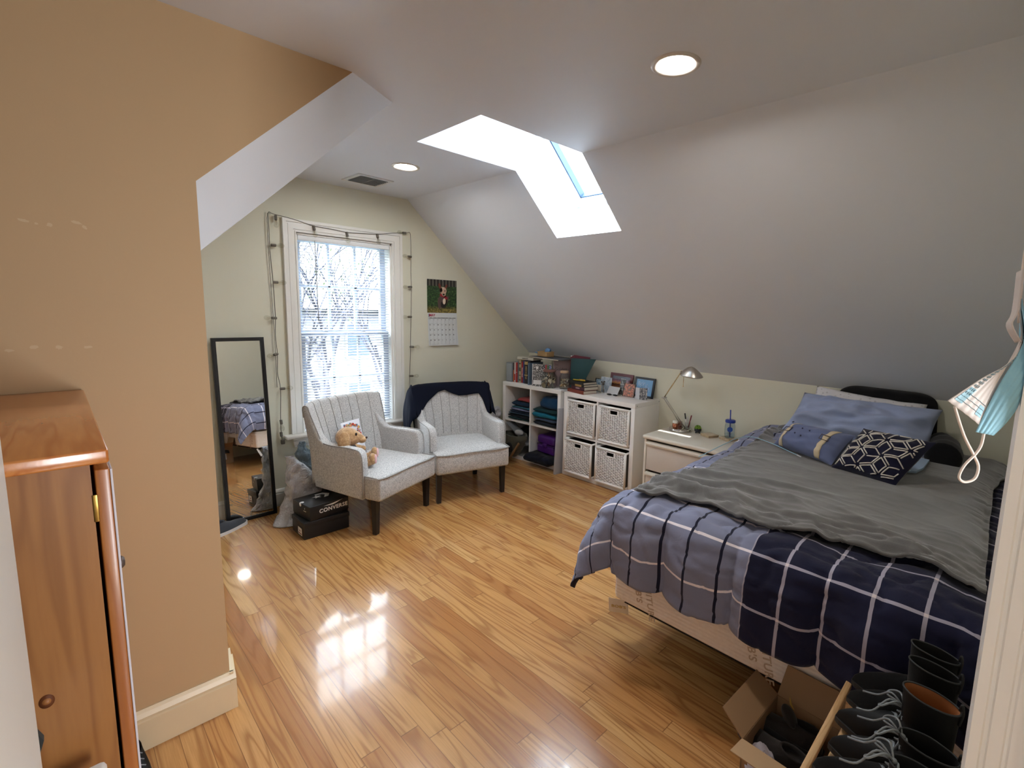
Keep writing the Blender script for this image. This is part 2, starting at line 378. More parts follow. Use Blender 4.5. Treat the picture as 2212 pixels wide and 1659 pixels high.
# baseboards
def baseboard(name,p0,p1,h=.16,nrm=(0,-1),mat=M_creamtrim_warm):
    p0=Vector((p0[0],p0[1],0)); p1=Vector((p1[0],p1[1],0)); L=(p1-p0).length; ax=(p1-p0).normalized(); nn=Vector((nrm[0],nrm[1],0))
    pr=[(0,0),(.016,0),(.016,h*.72),(.012,h*.75),(.012,h*.8),(.017,h*.83),(.011,h*.93),(.005,h),(0,h)]
    vs=[p0+nn*a+Vector((0,0,z)) for a,z in pr]+[p1+nn*a+Vector((0,0,z)) for a,z in pr]; n=len(pr)
    m=MB().add(vs,[tuple(range(n)),tuple(range(n,2*n))[::-1]]+[(i,(i+1)%n,n+(i+1)%n,n+i) for i in range(n)])
    return struct(m.build(name,mat))
baseboard('baseboard_left',(-1.4,PY),(.3825,PY),.145)
struct(MB().prism([(.364,PY-.0165),(.3825,PY-.0165),(.406,2.145),(.38,2.145)],0,.115).build('baseboard_left_end',M_creamtrim_warm)); struct(MB().prism([(.364,PY-.010),(.3755,PY-.010),(.399,2.145),(.38,2.145)],.115,.145).build('baseboard_left_end',M_creamtrim_warm))
baseboard('baseboard_back',(-.1,WY),(KX,WY),.13,mat=M_trim)
baseboard('baseboard_right',(KX,-.02),(KX,WY),.13,(-1,0),mat=M_creamtrim_warm)
# ------------------------------------------------------------------ window_1
w=bpy.data.objects.new('window_1',None); COL.objects.link(w); w['kind']='structure'; w.location=(0,WY,0)
m=MB()   # casing: stepped profile built from strips
CX0,CX1,CZ1=1.197,2.108,2.096
for k,(o0,o1,t) in enumerate(((0,.022,.026),(.022,.034,.018),(.034,.070,.021),(.070,.080,.014),(.080,.088,.019))):
    x0,x1,z1=CX0+o0,CX1-o0,CZ1-o0; X0,X1,Z1=CX0+o1,CX1-o1,CZ1-o1
    m.box(x0,X0,-t,0,.53,z1); m.box(X1,x1,-t,0,.53,z1); m.box(X0,X1,-t,0,Z1,z1)
m.build('window_casing',M_trim,w)
m=MB(); m.rbox(1.145,2.10,-.07,0.12,.503,.528,.008); m.build('window_sill',M_trim,w)
m=MB(); prof=[(0,.503),(-.034,.503),(-.034,.49),(-.028,.478),(-.02,.47),(-.02,.447),(-.016,.443),(-.012,.425),(0,.425)]
n=len(prof); sl=[(1.195+ (.503-z)*.25,y,z) for y,z in prof]; sr=[(2.105-(.503-z)*.25-.02,y,z) for y,z in prof]
m.add(sl+sr,[tuple(range(n)),tuple(range(n,2*n))[::-1]]+[(i,(i+1)%n,n+(i+1)%n,n+i) for i in range(n)]); m.build('window_apron',M_trim,w)
m=MB()   # jamb liners
m.box(WX0-.004,WX0+.012,0,.16,WZ0,WZ1); m.box(WX1-.012,WX1+.004,0,.16,WZ0,WZ1); m.box(WX0,WX1,0,.16,WZ1-.012,WZ1+.004)
m.build('window_jamb',M_trim,w)
M_sash=plain(172,184,204,rough=.4,var=.01,name='sash_backlit_tint')  # white sash; the blue cast of its backlighting is put into the colour
def sash(nm,z0,z1,y,cols=3,rows=2):
    m=MB(); x0,x1=WX0+.012,WX1-.012; m.frame(x0,x1,z0,z1,.045,y,y+.035,wb=.05,wt=.035)
    for k in range(1,cols):
        xx=lerp(x0+.045,x1-.045,k/cols); m.box(xx-.009,xx+.009,y+.004,y+.03,z0+.05,z1-.035)
    for k in range(1,rows):
        zz=lerp(z0+.05,z1-.035,k/rows); m.box(x0+.045,x1-.045,y+.004,y+.03,zz-.009,zz+.009)
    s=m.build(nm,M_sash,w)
    MB().box(x0+.04,x1-.04,y+.015,y+.019,z0+.04,z1-.03).build('glass_pane',glass_mat('window_glass'),s)
    return s
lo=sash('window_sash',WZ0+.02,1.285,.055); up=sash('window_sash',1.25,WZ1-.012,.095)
m=MB()
for xx in (1.50,1.80): m.lathe([(0,0),(.018,0),(.018,.008),(.008,.012),(.008,.02),(0,.02)],12,M=T(xx,.075,1.285)); m.rbox(xx-.005,xx+.035,.06,.075,1.297,1.305,.003)
m.build('window_lock',plain(160,165,170,rough=.3,metal=.6),w)
# blind: a thing that hangs in the window
bl=thing('window_blind','white horizontal slat blind hanging inside the window frame','blind',(1.6525,WY+.02,WZ1-.014))
M_bl=plain(232,236,240,rough=.5,var=.01,name='blind_white')
hw=.352
MB().rbox(-hw,hw,-.018,.022,-.034,0,.004).build('headrail',M_bl,bl)
m=MB(); NS=66; z=-.055
for k in range(NS):
    a=rad(14); cz=-.052-k*.0213
    pts=[(-.0125,0),(-.006,.0016),(0,.0021),(.006,.0016),(.0125,0)]
    vs=[]
    for sx in (-hw+.004,hw-.004):
        for yy,zz in pts: vs.append((sx,yy*math.cos(a)-zz*math.sin(a),cz+yy*math.sin(a)+zz*math.cos(a)))
    m.add(vs,[(i,i+1,6+i,5+i) for i in range(4)],0,True)
m.build('slats',M_bl,bl,solid=.0005)
zb=-.052-NS*.0213
MB().rbox(-hw+.002,hw-.002,-.014,.014,zb-.02,zb,.004).build('bottom_rail',M_bl,bl)
m=MB()
for xx in (-.27,.0,.27): 
    for yy in (-.013,.013): m.tube([(xx,yy,-.03),(xx,yy,zb)],.0007,5)
m.build('ladder_cord',M_bl,bl)
m=MB(); m.tube([(-.235,-.022,-.03),(-.237,-.026,-.06),(-.232,-.03,-.62)],.0035,8); m.build('tilt_wand',plain(170,178,186,rough=.2),bl)
HALL_FILL=12; SKY_H=.28; SKY_Z=7.6; SUN_S=3.0; HALL_W=1.4; EXPO=2.25; LAMP_S=54
# ------------------------------------------------------------------ ceiling fixtures
M_lampring=plain(205,198,190,rough=.35,metal=.3,name='lamp_ring'); M_lens=emit('lamp_lens',255,247,236,LAMP_S)
def downlight(x,y,label):
    t=thing('recessed_ceiling_light',label,'ceiling light',(x,y,CZ),0)
    m=MB().lathe([(.062,.0),(.066,-.004),(.082,-.008),(.088,-.004),(.089,.0)],40,cap=False); m.build('trim_ring',M_lampring,t)
    m=MB().lathe([(0,-.001),(.062,-.001),(.0625,.0)],40,cap=False); m.build('lens',M_lens,t)
downlight(1.637,1.034,'large round recessed ceiling light glowing warm, nearest the camera')
downlight(1.669,3.02,'far recessed ceiling light glowing beside the square air vent')
v=thing('ceiling_vent','white square louvred air vent in the ceiling near the window wall','air vent',(1.665,3.55,CZ),rad(2))
m=MB(); m.frame(-.13,.13,-.13,.13,.028,-.008,0,M=RX(90)); 
m.build('vent_frame',plain(205,205,203,rough=.4,var=.02),v)
MB().box(-.105,.105,-.105,.105,-.0012,-.0002).build('backing',plain(40,42,44,rough=.9),v)
m=MB()
for k in range(8):
    y=-.09+k*.0255; m.box(-.103,.103,-.011,.011,-.0006,.0006,M=T(0,y,-.0075)@RX(35))
m.box(-.002,.002,-.1,.1,-.012,-.003); m.build('louvres',plain(190,190,188,rough=.4),v)

# ------------------------------------------------------------------ string lights round the window
YS=WY-.026
def W(x,z,y=YS): return Vector((x*1.0125,y,1.5+(z-1.5)*1.0125))
sl=thing('string_lights','string of clear bulbs on a thin dark cord pinned round the window','string lights',(0,0,0))
M_cord=plain(84,80,72,rough=.6,name='cord'); M_sock=plain(100,96,88,rough=.5,name='socket'); M_bulb=glass_mat('bulb_glass',(.93,.93,.9),1.6); M_fil=plain(150,130,90,rough=.3,metal=.8)
left=[(1.113,.49),(1.108,.643),(1.118,.89),(1.104,1.0),(1.109,1.14),(1.102,1.27),(1.108,1.392),(1.107,1.52),(1.104,1.64),(1.098,1.77),(1.094,1.891),(1.095,2.0),(1.096,2.105)]
top=[(1.13,2.10),(1.25,2.085),(1.388,2.058),(1.51,2.052),(1.626,2.043),(1.75,2.05),(1.867,2.06),(2.0,2.085),(2.112,2.10)]
right=[(2.15,2.108),(2.157,2.06),(2.158,1.912),(2.155,1.79),(2.158,1.662),(2.155,1.53),(2.152,1.411),(2.146,1.28),(2.143,1.155),(2.138,1.03),(2.132,.904),(2.128,.75),(2.13,.6)]
pts=[W(*p) for p in left+top+right]
m=MB(); m.tube(smooth_path(pts,4),.0022,6); m.tube(smooth_path([W(1.113,2.1,YS+.01),W(1.09,2.07,YS+.012),W(1.092,1.7,YS+.012),W(1.10,1.3,YS+.012),W(1.10,.9,YS+.012)],4),.0016,5); m.build('cord',M_cord,sl)
def bulb(x,z,dx,dz):
    p=W(x,z); d=Vector((dx,-.15,dz)).normalized(); q=d.to_track_quat('Z','Y').to_matrix().to_4x4()
    MB().lathe([(0,-.004),(.0085,-.004),(.0095,0),(.0095,.026),(.008,.03),(0,.03)],14,M=T(*p)@q).build('socket',M_sock,sl)
    b=MB().lathe([(.0065,.03),(.008,.036),(.013,.046),(.0165,.058),(.016,.068),(.011,.077),(.004,.081),(0,.0815)],16,M=T(*p)@q,cap=False).build('light_bulb',M_bulb,sl)
    MB().tube([(-.002,0,.03),(-.004,0,.055),(0,0,.062),(.004,0,.055),(.002,0,.03)],.0006,5,M=T(*p)@q).build('filament',M_fil,b)
for a in [(1.105,1.891,1,.02),(1.107,1.64,1,0),(1.112,1.392,-1,.05),(1.108,1.14,-.3,-.05),(1.118,.89,1,0),(1.111,.66,.05,-1),(1.108,.57,.02,-1)]: bulb(*a)
for a in [(1.14,2.09,0,-1),(1.388,2.055,.08,-1),(1.626,2.041,.08,-1),(1.867,2.058,.1,-1),(2.112,2.10,-.9,-.05)]: bulb(*a)
for a in [(2.158,1.912,-1,0),(2.158,1.662,-1,-.05),(2.152,1.411,-1,-.03),(2.143,1.155,1,-.02),(2.133,.904,1,-.05)]: bulb(*a)
MB().rbox(1.118,1.142,YS-.012,YS+.012,.47,.505,.004).build('plug',M_sock,sl)
# ------------------------------------------------------------------ wall calendar
def calendar():
    cx,w=2.506,.308; t=thing('wall_calendar','wall calendar with dog photo above a white month page','calendar',(cx,WY-.003,1.448))
    MI=Matrix(((1,0,0,0),(0,0,-1,0),(0,1,0,0),(0,0,0,1)))   # XY -> XZ facing -Y
    g=NT('calendar_photo'); sp=g.n('ShaderNodeSeparateXYZ'); tc=g.n('ShaderNodeTexCoord'); g.l(tc.outputs['UV'],sp.inputs[0])
    co=g.coord('UV'); n1=g.noise(co,16,5,.7); n2=g.noise(co,5,3)
    grass=g.ramp(n1,[(.3,rgb(14,26,18)),(.5,rgb(38,66,36)),(.62,rgb(70,104,52)),(.75,rgb(180,190,130))])
    low=g.ramp(n1,[(.3,rgb(40,36,20)),(.5,rgb(110,100,50)),(.7,rgb(190,170,90))])
    v=sp.outputs[1]; col=g.mix(g.math('MULTIPLY',g.math('SUBTRACT',.22,v,clamp=True),7.0,clamp=True),grass,low)
    fence=g.math('GREATER_THAN',g.math('FRACT',g.math('MULTIPLY',sp.outputs[0],9.0)),.42); fcol=g.mix(fence,rgb(14,15,16),rgb(92,88,80))
    col=g.mix(g.math('GREATER_THAN',g.math('ADD',v,g.math('MULTIPLY',n2,.05)),.83),col,fcol)
    g.set(col=col,rough=.35)
    dog=[plain(88,70,66,rough=.5),plain(190,160,140,rough=.5),plain(20,18,20,rough=.3),plain(150,30,44,rough=.6),plain(120,60,52,rough=.5),plain(214,196,176,rough=.5)]
    m=MB(); m.add([(-w/2,0,0),(w/2,0,0),(w/2,0,.297),(-w/2,0,.297),(-w/2,.002,0),(w/2,.002,0),(w/2,.002,.297),(-w/2,.002,.297)],[(0,1,2,3),(7,6,5,4),(0,4,5,1),(2,6,7,3),(0,3,7,4),(1,5,6,2)],0,uvs=[(0,0),(1,0),(1,1),(0,1)]*2)
    def blob(cx,cz,rx,rz,mi,k,rot=0,n=18):
        P=[]
        for i in range(n):
            a=2*PI*i/n; x=rx*math.cos(a); z=rz*math.sin(a); c,s=math.cos(rad(rot)),math.sin(rad(rot)); P.append((cx+x*c-z*s,-.0004*k,cz+x*s+z*c))
        m.add(P,[tuple(range(n))[::-1]],mi)
    blob(.0,.10,.05,.058,1,1); blob(-.03,.085,.018,.05,1,2); blob(.045,.115,.018,.045,1,1,-25); blob(.012,.075,.03,.03,3+0,2)
    blob(.02,.105,.016,.028,6,3,-6); blob(.005,.165,.03,.034,1,3); blob(.006,.157,.035,.016,4,4,-12); blob(.03,.143,.03,.013,4,4,-40)
    blob(.008,.2,.036,.034,2,5); blob(.014,.176,.022,.026,2,6); blob(-.014,.205,.014,.02,2,5)
    blob(-.027,.24,.013,.026,5,4,18); blob(.04,.237,.011,.024,5,4,-24)
    blob(-.006,.2,.0065,.006,3,7); blob(.026,.199,.006,.0055,3,7); blob(.013,.166,.011,.009,3,8); blob(.008,.224,.008,.006,6,6)
    m.build('photo_page',[g.m]+dog,t)
    m=MB(); hh=.296
    vs=[];fs=[]; N=8
    for i in range(N+1):
        z=-hh*i/N; y=-.001-.012*(i/N)**2; xo=.004*(i/N)
        vs+=[(-w/2+.002+xo,y,z),(w/2+xo*2.5,y-.004*(i/N)**2,z)]
    for i in range(N): fs.append((2*i,2*i+1,2*i+3,2*i+2))
    m.add(vs,fs,0,True)
    pos=lambda x,z:T(x+.006*(-z/hh),-.0022-.0135*(z/hh)**2-.0015,z)@RX(90)@RX(-math.degrees(.085*(-z/hh)))
    for c in range(8): m.tube([tuple(pos(-.142+c*.0405,-.052-k*.046).translation) for k in range(6)],.0003,3,1)
    for rr in range(6): m.tube([tuple(pos(-.142,-.052-rr*.046).translation),tuple(pos(.142,-.052-rr*.046).translation)],.0003,3,1)
    m.text('MAY',.03,2,pos(-.108,-.022),bold=.0006); m.box(-.142,-.137,-.0035,-.003,-.036,-.01,1)
    for c,dn in enumerate(('SUNDAY','MONDAY','TUESDAY','WEDNESDAY','THURSDAY','FRIDAY','SATURDAY')): m.text(dn,.0075,1,pos(-.122+c*.0405,-.046),bold=.0002)
    k=1
    for rr in range(5):
        for c in range(7):
            m.text(str(k if k<=31 else k-31),.0125,1,pos(-.133+c*.0405,-.062-rr*.046),bold=.0003); k+=1
    m.build('month_page',[plain(206,212,214,rough=.6,var=.02),plain(90,92,98,rough=.7),plain(176,50,90,rough=.6)],t,recalc=False)
    MB().lathe([(0,0),(.003,0),(.003,.004),(0,.005)],8,M=T(0,0,.29)@RX(90)).build('pin',plain(200,200,200,metal=1,rough=.3),t)
calendar()
# ------------------------------------------------------------------ armchairs
def chair_fabric():
    t=NT('heather_grey_upholstery'); co=t.coord(); a=t.noise(t.coord(scale=(1,1,2.5)),130,4,.6); b=t.noise(t.coord(scale=(2.5,2.5,1)),100,4,.6); c=t.noise(co,900,2)
    f=t.math('MULTIPLY_ADD',a,.6,t.math('MULTIPLY',b,.4)); col=t.ramp(f,[(.36,rgb(132,132,134)),(.46,rgb(180,179,179)),(.56,rgb(206,204,202)),(.68,rgb(226,224,220))])
    t.set(col=col,rough=.95,spec=.15,sheen=.25); t.bump(t.math('ADD',c,a),.35,.0012); return t.m
M_chair=chair_fabric(); M_pipe=plain(158,156,154,rough=.9); M_cleg=plain(26,22,22,rough=.35,var=.1)
def back_prof(u,off=0.0,chan=True,npt=40):
    """closed-ish side profile of the backrest at u in [-1,1]: inner bottom -> top rim -> outer bottom, returns list of (x,y,z)"""
    au=abs(u); wing=.115*au**3.2; ztop=.835-.012*au**8-.0*au
    hw=lambda z:.292+.040*sstep(.45,.83,z)
    inn=[];N=14
    for i in range(N+1):
        t=i/N; z=.36+(ztop-.03-.36)*t; y=.475+.085*t**1.7-wing*(1-.25*t)
        if chan and .36<z: y+= .011*(1-abs(math.sin(PI*2*(u+1))))**1.5
        inn.append((y-off,z))
    rim=[];yt=inn[-1][0]; th=.075-.02*au**4
    for i in range(1,8):
        a=PI*i/8; rim.append((yt+off+ (th/2+0)-math.cos(a)*(th/2+off), inn[-1][1]+math.sin(a)*(.03+off)))
    out=[]
    for i in range(11):
        t=i/10; z=inn[-1][1]-(inn[-1][1]-.27)*t; y=yt+off*2+th-(.055-.035*au)*t-.02*math.sin(PI*t)*(1-au)
        out.append((y,z))
    return [(u*(hw(z)+off),y,z) for y,z in inn+rim+out]
def make_armchair(label,loc,rz,grp):
    t=thing('armchair',label,'armchair',loc,rz,grp)
    # backrest
    m=MB(); NU=64; rows=[back_prof(-1+2*i/NU) for i in range(NU+1)]; n=len(rows[0])
    vs=[p for r in rows for p in r]; fs=[(i*n+j,(i+1)*n+j,(i+1)*n+j+1,i*n+j+1) for i in range(NU) for j in range(n-1)]
    fs+=[(i*n+n-1,(i+1)*n+n-1,(i+1)*n,i*n) for i in range(NU)]; fs+=[tuple(range(n)),tuple(NU*n+k for k in range(n))[::-1]]
    m.add(vs,fs,0,True); b=m.build('backrest',M_chair,t)
    for s in (-1,1): MB().tube([(x,y-.001,z) for x,y,z in back_prof(s,.0015)[:24]],.0032,6).build('piping',M_pipe,b)
    for k in range(1,8):     # stitched channel seams
        u=-1+k/4; MB().tube([(x,y-.0022,z) for x,y,z in back_prof(u,0)[2:19]],.0019,5).build('channel_seam',M_pipe,b)
    # seat
    m=MB(); m.rbox(-.298,.298,-.066,.07,.238,.398,.02,seg=3); m.rbox(-.262,.262,.03,.50,.25,.398,.015)
    def st(u,v):
        x=(u-.5)*2; y=-.06+v*.53; hw=.292 if y<.055 else lerp(.292,.262,sstep(.055,.07,y))
        e=(1-abs(x)**4)*(1-(2*v-1)**6); return (x*hw,y,.394+.024*e)
    m.grid(24,30,st); se=m.build('seat',M_chair,t)
    m=MB(); p=[(-.297,.06,.397),(-.299,-.04,.396),(-.29,-.064,.393),(-.2,-.069,.388),(0,-.07,.392),(.2,-.069,.388),(.29,-.064,.393),(.299,-.04,.396),(.297,.06,.397)]
    m.tube(smooth_path(p,5),.0042,6)
    m.build('piping',M_pipe,se)
    for s in (-1,1): MB().tube([(s*.3,.066,.395),(s*.3,.066,.245)],.0028,6).build('side_seam',M_pipe,se)
    # arms
    for s in (-1,1):
        prof=[(.066,.243),(.055,.40),(.056,.48),(.062,.535),(.078,.562),(.105,.574),(.2,.577),(.32,.575),(.38,.58),(.42,.61),(.47,.68),(.5,.66),(.5,.40),(.47,.27)]
        bm=bmesh.new(); xs=(.256*s,.318*s)
        A=[bm.verts.new((xs[0],y,z)) for y,z in prof]; B=[bm.verts.new((xs[1],y+.0,z-.004)) for y,z in prof]; n=len(prof)
        bm.faces.new(A); bm.faces.new(B[::-1])
        for i in range(n): bm.faces.new((A[i],B[i],B[(i+1)%n],A[(i+1)%n]))
        bmesh.ops.recalc_face_normals(bm,faces=bm.faces)
        ed=[e for e in bm.edges if (e.verts[0] in A)==(e.verts[1] in A)]
        bmesh.ops.bevel(bm,geom=ed,offset=.013,segments=3,profile=.5,affect='EDGES'); bm.verts.index_update()
        m=MB(); m.add([v.co.copy() for v in bm.verts],[[v.index for v in f.verts] for f in bm.faces],0,True); bm.free()
        a=m.build('armrest',M_chair,t)
        m=MB(); m.tube(smooth_path([(xs[1]-.004*s,y-.001,z) for y,z in [(.064,.25),(.053,.40),(.054,.48),(.06,.533),(.076,.56),(.105,.571),(.2,.575),(.32,.573),(.385,.58)]],3),.0034,6); m.build('piping',M_pipe,a)
    for s in (-1,1):
        m=MB(); w=.021; w2=.016
        def leg(x,y,dx,dy):
            v=[(x-w,y-w,.24),(x+w,y-w,.24),(x+w,y+w,.24),(x-w,y+w,.24)]+[(x+dx-w2,y+dy-w2,0),(x+dx+w2,y+dy-w2,0),(x+dx+w2,y+dy+w2,0),(x+dx-w2,y+dy+w2,0)]
            MB().add(v,[(0,1,2,3),(7,6,5,4),(0,4,5,1),(1,5,6,2),(2,6,7,3),(3,7,4,0)]).build('leg',M_cleg,t,bevel=.003)
        leg(s*.264,.0,s*.002,0); leg(s*.22,.47,s*.01,.05)
    return t
c1=make_armchair('light grey upholstered armchair in front of the window with a toy dog on it',(1.6445,3.082,0),math.atan2(.2,.495),'pair of grey armchairs')
c2=make_armchair('light grey upholstered armchair with a navy throw over its back',(2.2435,3.0905,0),math.atan2(-.139,.519),'pair of grey armchairs')
# navy throw over the back of the second chair
M_navy=fabric('navy_knit',11,17,34,var=.25,scale=500,sheen=.0,bump=.5)
def throw():
    t=tag(bpy.data.objects.new('throw_blanket',None),'navy blue throw blanket draped over the back of the right-hand armchair','throw blanket'); COL.objects.link(t); t.location=c2.location; t.rotation_euler=c2.rotation_euler
    m=MB()
    # front hem height as a function of u
    hem=[(-1.0,.60),(-.8,.64),(-.62,.70),(-.3,.775),(-.12,.79),(.08,.755),(.25,.735),(.45,.735),(.62,.745),(.75,.75),(.84,.70),(.92,.62),(1.0,.56)]
    def H(u):
        for (a,x),(b,y) in zip(hem,hem[1:]):
            if a<=u<=b: return lerp(x,y,(u-a)/(b-a))
        return .6
    NU=70; NS=40; vs=[]
    for i in range(NU+1):
        u=-1+2*i/NU; P=[Vector(p) for p in back_prof(u,.011,False)]
        # cut at hem on the inner side, stop at z .42 on the outer side
        h=H(u); k0=next(k for k,p in enumerate(P) if p.z>=h); a=P[max(0,k0-1)]; f=(h-a.z)/max(1e-6,(P[k0].z-a.z)) if k0 else 0; Q=[a.lerp(P[k0],f)]+P[k0:]
        Q=[q for k,q in enumerate(Q) if k<10 or q.z>.40 or True]
        end=.36+.03*math.sin(u*5); Q2=[Q[0]]
        for q in Q[1:]:
            if len(Q2)>12 and q.z<end: break
            Q2.append(q)
        L=[0]
        for a,b in zip(Q2,Q2[1:]): L.append(L[-1]+(b-a).length)
        for j in range(NS+1):
            d=L[-1]*j/NS; k=max(i2 for i2,l in enumerate(L) if l<=d+1e-9); k=min(k,len(Q2)-2); f=(d-L[k])/max(1e-6,L[k+1]-L[k]); p=Q2[k].lerp(Q2[k+1],f)
            w=nz(p,9,3)*.006+.003; vs.append((p.x*(1+.02*j/NS),p.y-(w if j<NS/2 else -w*2),p.z+(w*.6 if abs(j-NS/2)<8 else 0)))
    w=NS+1; m.add(vs,[(i*w+j,(i+1)*w+j,(i+1)*w+j+1,i*w+j+1) for i in range(NU) for j in range(NS)],0,True)
    # part that hangs down over each side of the back
    def side(s,drop,bul):
        def fn(u,v):
            y=lerp(.375,.60,u); ztop=.60+.25*math.sin(min(1,u*1.35)*PI/2)**.9-(.12*max(0,u-.75)/.25)
            z=lerp(ztop,drop+.04*math.sin(u*7),v); x=s*(lerp(.328,.352,sstep(.0,.15,v))+bul*math.sin(PI*min(1,v*.8))+.010*math.sin(u*16+2*v)*v)
            return (x,y-.03*v*(1-u),z)
        m.grid(16,18,fn)
    side(-1,.455,.035); side(1,.56,.0)
    m.build('throw_cloth',M_navy,t,solid=.006)
throw()
# ------------------------------------------------------------------ toy dog and card on chair 1
def on1(x,y,z): # chair-1 local to world
    return c1.matrix_basis@Vector((x,y,z))
def plush():
    t=thing('plush_dog','tan plush toy dog in a grey shirt sitting on the armchair seat','plush toy',on1(-.205,.29,.416),c1.rotation_euler.z+rad(38)); t.scale=(1.18,1.18,1.18)
    fur=NT('tan_plush'); co=fur.coord(); n=fur.noise(co,60,5,.7); fur.set(col=fur.ramp(n,[(.3,rgb(150,112,74)),(.5,rgb(188,148,104)),(.7,rgb(216,180,136))]),rough=.95,sheen=.5); fur.bump(fur.noise(co,260,3),.7,.003); F=fur.m
    shirt=fabric('grey_shirt',128,136,150,scale=700); ink=plain(24,28,70,rough=.7); pink=plain(232,190,196,rough=.8); eye=plain(12,10,10,rough=.08)
    # local: faces -y
    m=MB(); m.sphere((0,.0,.062),(.062,.058,.070),24,14); b=m.build('body',F,t)
    m=MB(); m.sphere((0,.0,.068),(.066,.062,.062),28,16,fn=lambda p:Vector((p.x,p.y,max(.022,min(.118,p.z)))))
    m.text('WOOF',.026,1,T(0,-.0625,.065)@RX(90),bold=.0012); b2=m.build('shirt',[shirt,ink],t)
    m=MB()
    def head(p):
        # muzzle pulled to the front
        q=p-Vector((0,0,.165)); k=max(0,-q.y/.06); 
        if k>0: q.y-= .040*k**2*math.exp(-(q.x/.038)**2-((q.z+.015)/.04)**2)
        return q+Vector((0,0,.165))
    m.sphere((0,0,.165),(.062,.06,.056),32,20,fn=head)
    m.sphere((0,-.082,.146),(.027,.024,.021),18,12); h=m.build('head',F,t)
    for s in (-1,1):
        MB().sphere((s*.031,-.054,.186),(.0085,.006,.0095),14,8).build('eye',eye,h)
        def ear(p):
            return p
        e=MB(); e.sphere((0,0,-.055),(.016,.034,.062),18,14,M=T(s*.058,.006,.205)@RY(-s*10)); e.build('ear',F,h)
    MB().sphere((0,-.106,.157),(.010,.007,.007),14,8).build('nose',plain(60,40,34,rough=.3),h)
    for s in (-1,1):
        m=MB(); m.tube(smooth_path([(s*.045,-.02,.03),(s*.062,-.07,.022),(s*.066,-.115,.026),(s*.066,-.135,.04)],5),[.024]*5+[.022]*5+[.024]*6,14); m.sphere((s*.066,-.142,.046),(.027,.021,.034),18,12); l=m.build('leg',F,t)
        MB().sphere((s*.066,-.158,.046),(.021,.0085,.027),18,10).build('paw_pad',pink,l)
        m=MB(); m.tube(smooth_path([(s*.058,-.01,.108),(s*.075,-.035,.085),(s*.07,-.07,.075)],5),[.018]*6+[.017]*4+[.015],12); m.sphere((s*.069,-.078,.074),(.018,.018,.017),14,10); m.build('arm',F,t)
    return t
pl=plush()
def card():
    t=thing('greeting_card','white card with red flowers propped behind the toy dog','greeting card',on1(-.012,.385,.412),c1.rotation_euler.z+rad(8),rot=(rad(-14),0,c1.rotation_euler.z+rad(4)))
    m=MB(); W2,H=.078,.215; t.scale=(1.22,1.22,1.22)
    def fn(u,v): x=(u-.5)*2*W2; return (x,.006*math.sin(u*PI)+.0,v*H)
    m.grid(10,4,fn); 
    random.seed(3); cols=[1,1,2,3,4,5,2,1]
    for k in range(46):
        a=k/46; x=lerp(-.045,.055,min(1,a*1.6))+random.uniform(-.012,.012); z=lerp(.19,.195,min(1,a*1.6)) - max(0,a-.45)*.14+random.uniform(-.012,.01); r=random.uniform(.0028,.007)*(1.3-a*.6); mi=random.choice(cols)
        y=.006*math.sin((x/(2*W2)+.5)*PI)-.0012-.0001*k
        m.add([(x+r*math.cos(q*PI/4)*random.uniform(.7,1.1),y,z+r*math.sin(q*PI/4)) for q in range(8)],[tuple(range(8))],mi)
    for k in range(10):
        x=random.uniform(-.05,-.01); z=random.uniform(.008,.05); r=random.uniform(.003,.006); y=.006*math.sin((x/(2*W2)+.5)*PI)-.0014
        m.add([(x+r*math.cos(q*PI/3),y,z+r*math.sin(q*PI/3)*1.6) for q in range(6)],[tuple(range(6))],random.choice([2,5,4]))
    for k,(x0,z0) in enumerate([(-.04,.125),(-.02,.105),(-.03,.085)]):
        m.tube([(x0+i*.006,.0005+.003*0-.0005,z0+.005*math.sin(i*1.7+k)) for i in range(11)],.0006,4,6)
    m.build('card_sheet',[plain(228,228,236,rough=.5,var=.01),plain(190,52,44),plain(214,120,70),plain(222,190,110),plain(90,120,150),plain(96,110,84),plain(150,140,150)],t,solid=.0008)
card()
# ------------------------------------------------------------------ mirror leaning on the window wall
p0=Vector((.731,3.776,0)); p1=Vector((1.035,3.784,0)); ux=(p1-p0).normalized(); Lm=.308
mz=math.atan2(ux.y,ux.x); tilt=math.atan2(.095,1.245)
mi=thing('floor_mirror','tall narrow black framed mirror leaning against the window wall','mirror',p0,0,rot=None); mi.rotation_euler=(-tilt,0,mz)
m=MB(); H=1.262; m.frame(0,Lm,0,H,.024,-.012,.012); m.frame(.006,Lm-.006,.006,H-.006,.011,-.016,-.010)
m.build('mirror_frame',plain(16,17,22,rough=.4,var=.05),mi)
t=NT('mirror_silver'); t.set(col=(.9,.91,.9,1),metal=1,rough=.01); MB().box(.022,Lm-.022,-.006,-.003,.022,H-.022).build('mirror_glass',t.m,mi)
MB().box(.01,Lm-.01,-.0025,.006,.01,H-.01).build('backing',plain(60,50,42),mi)
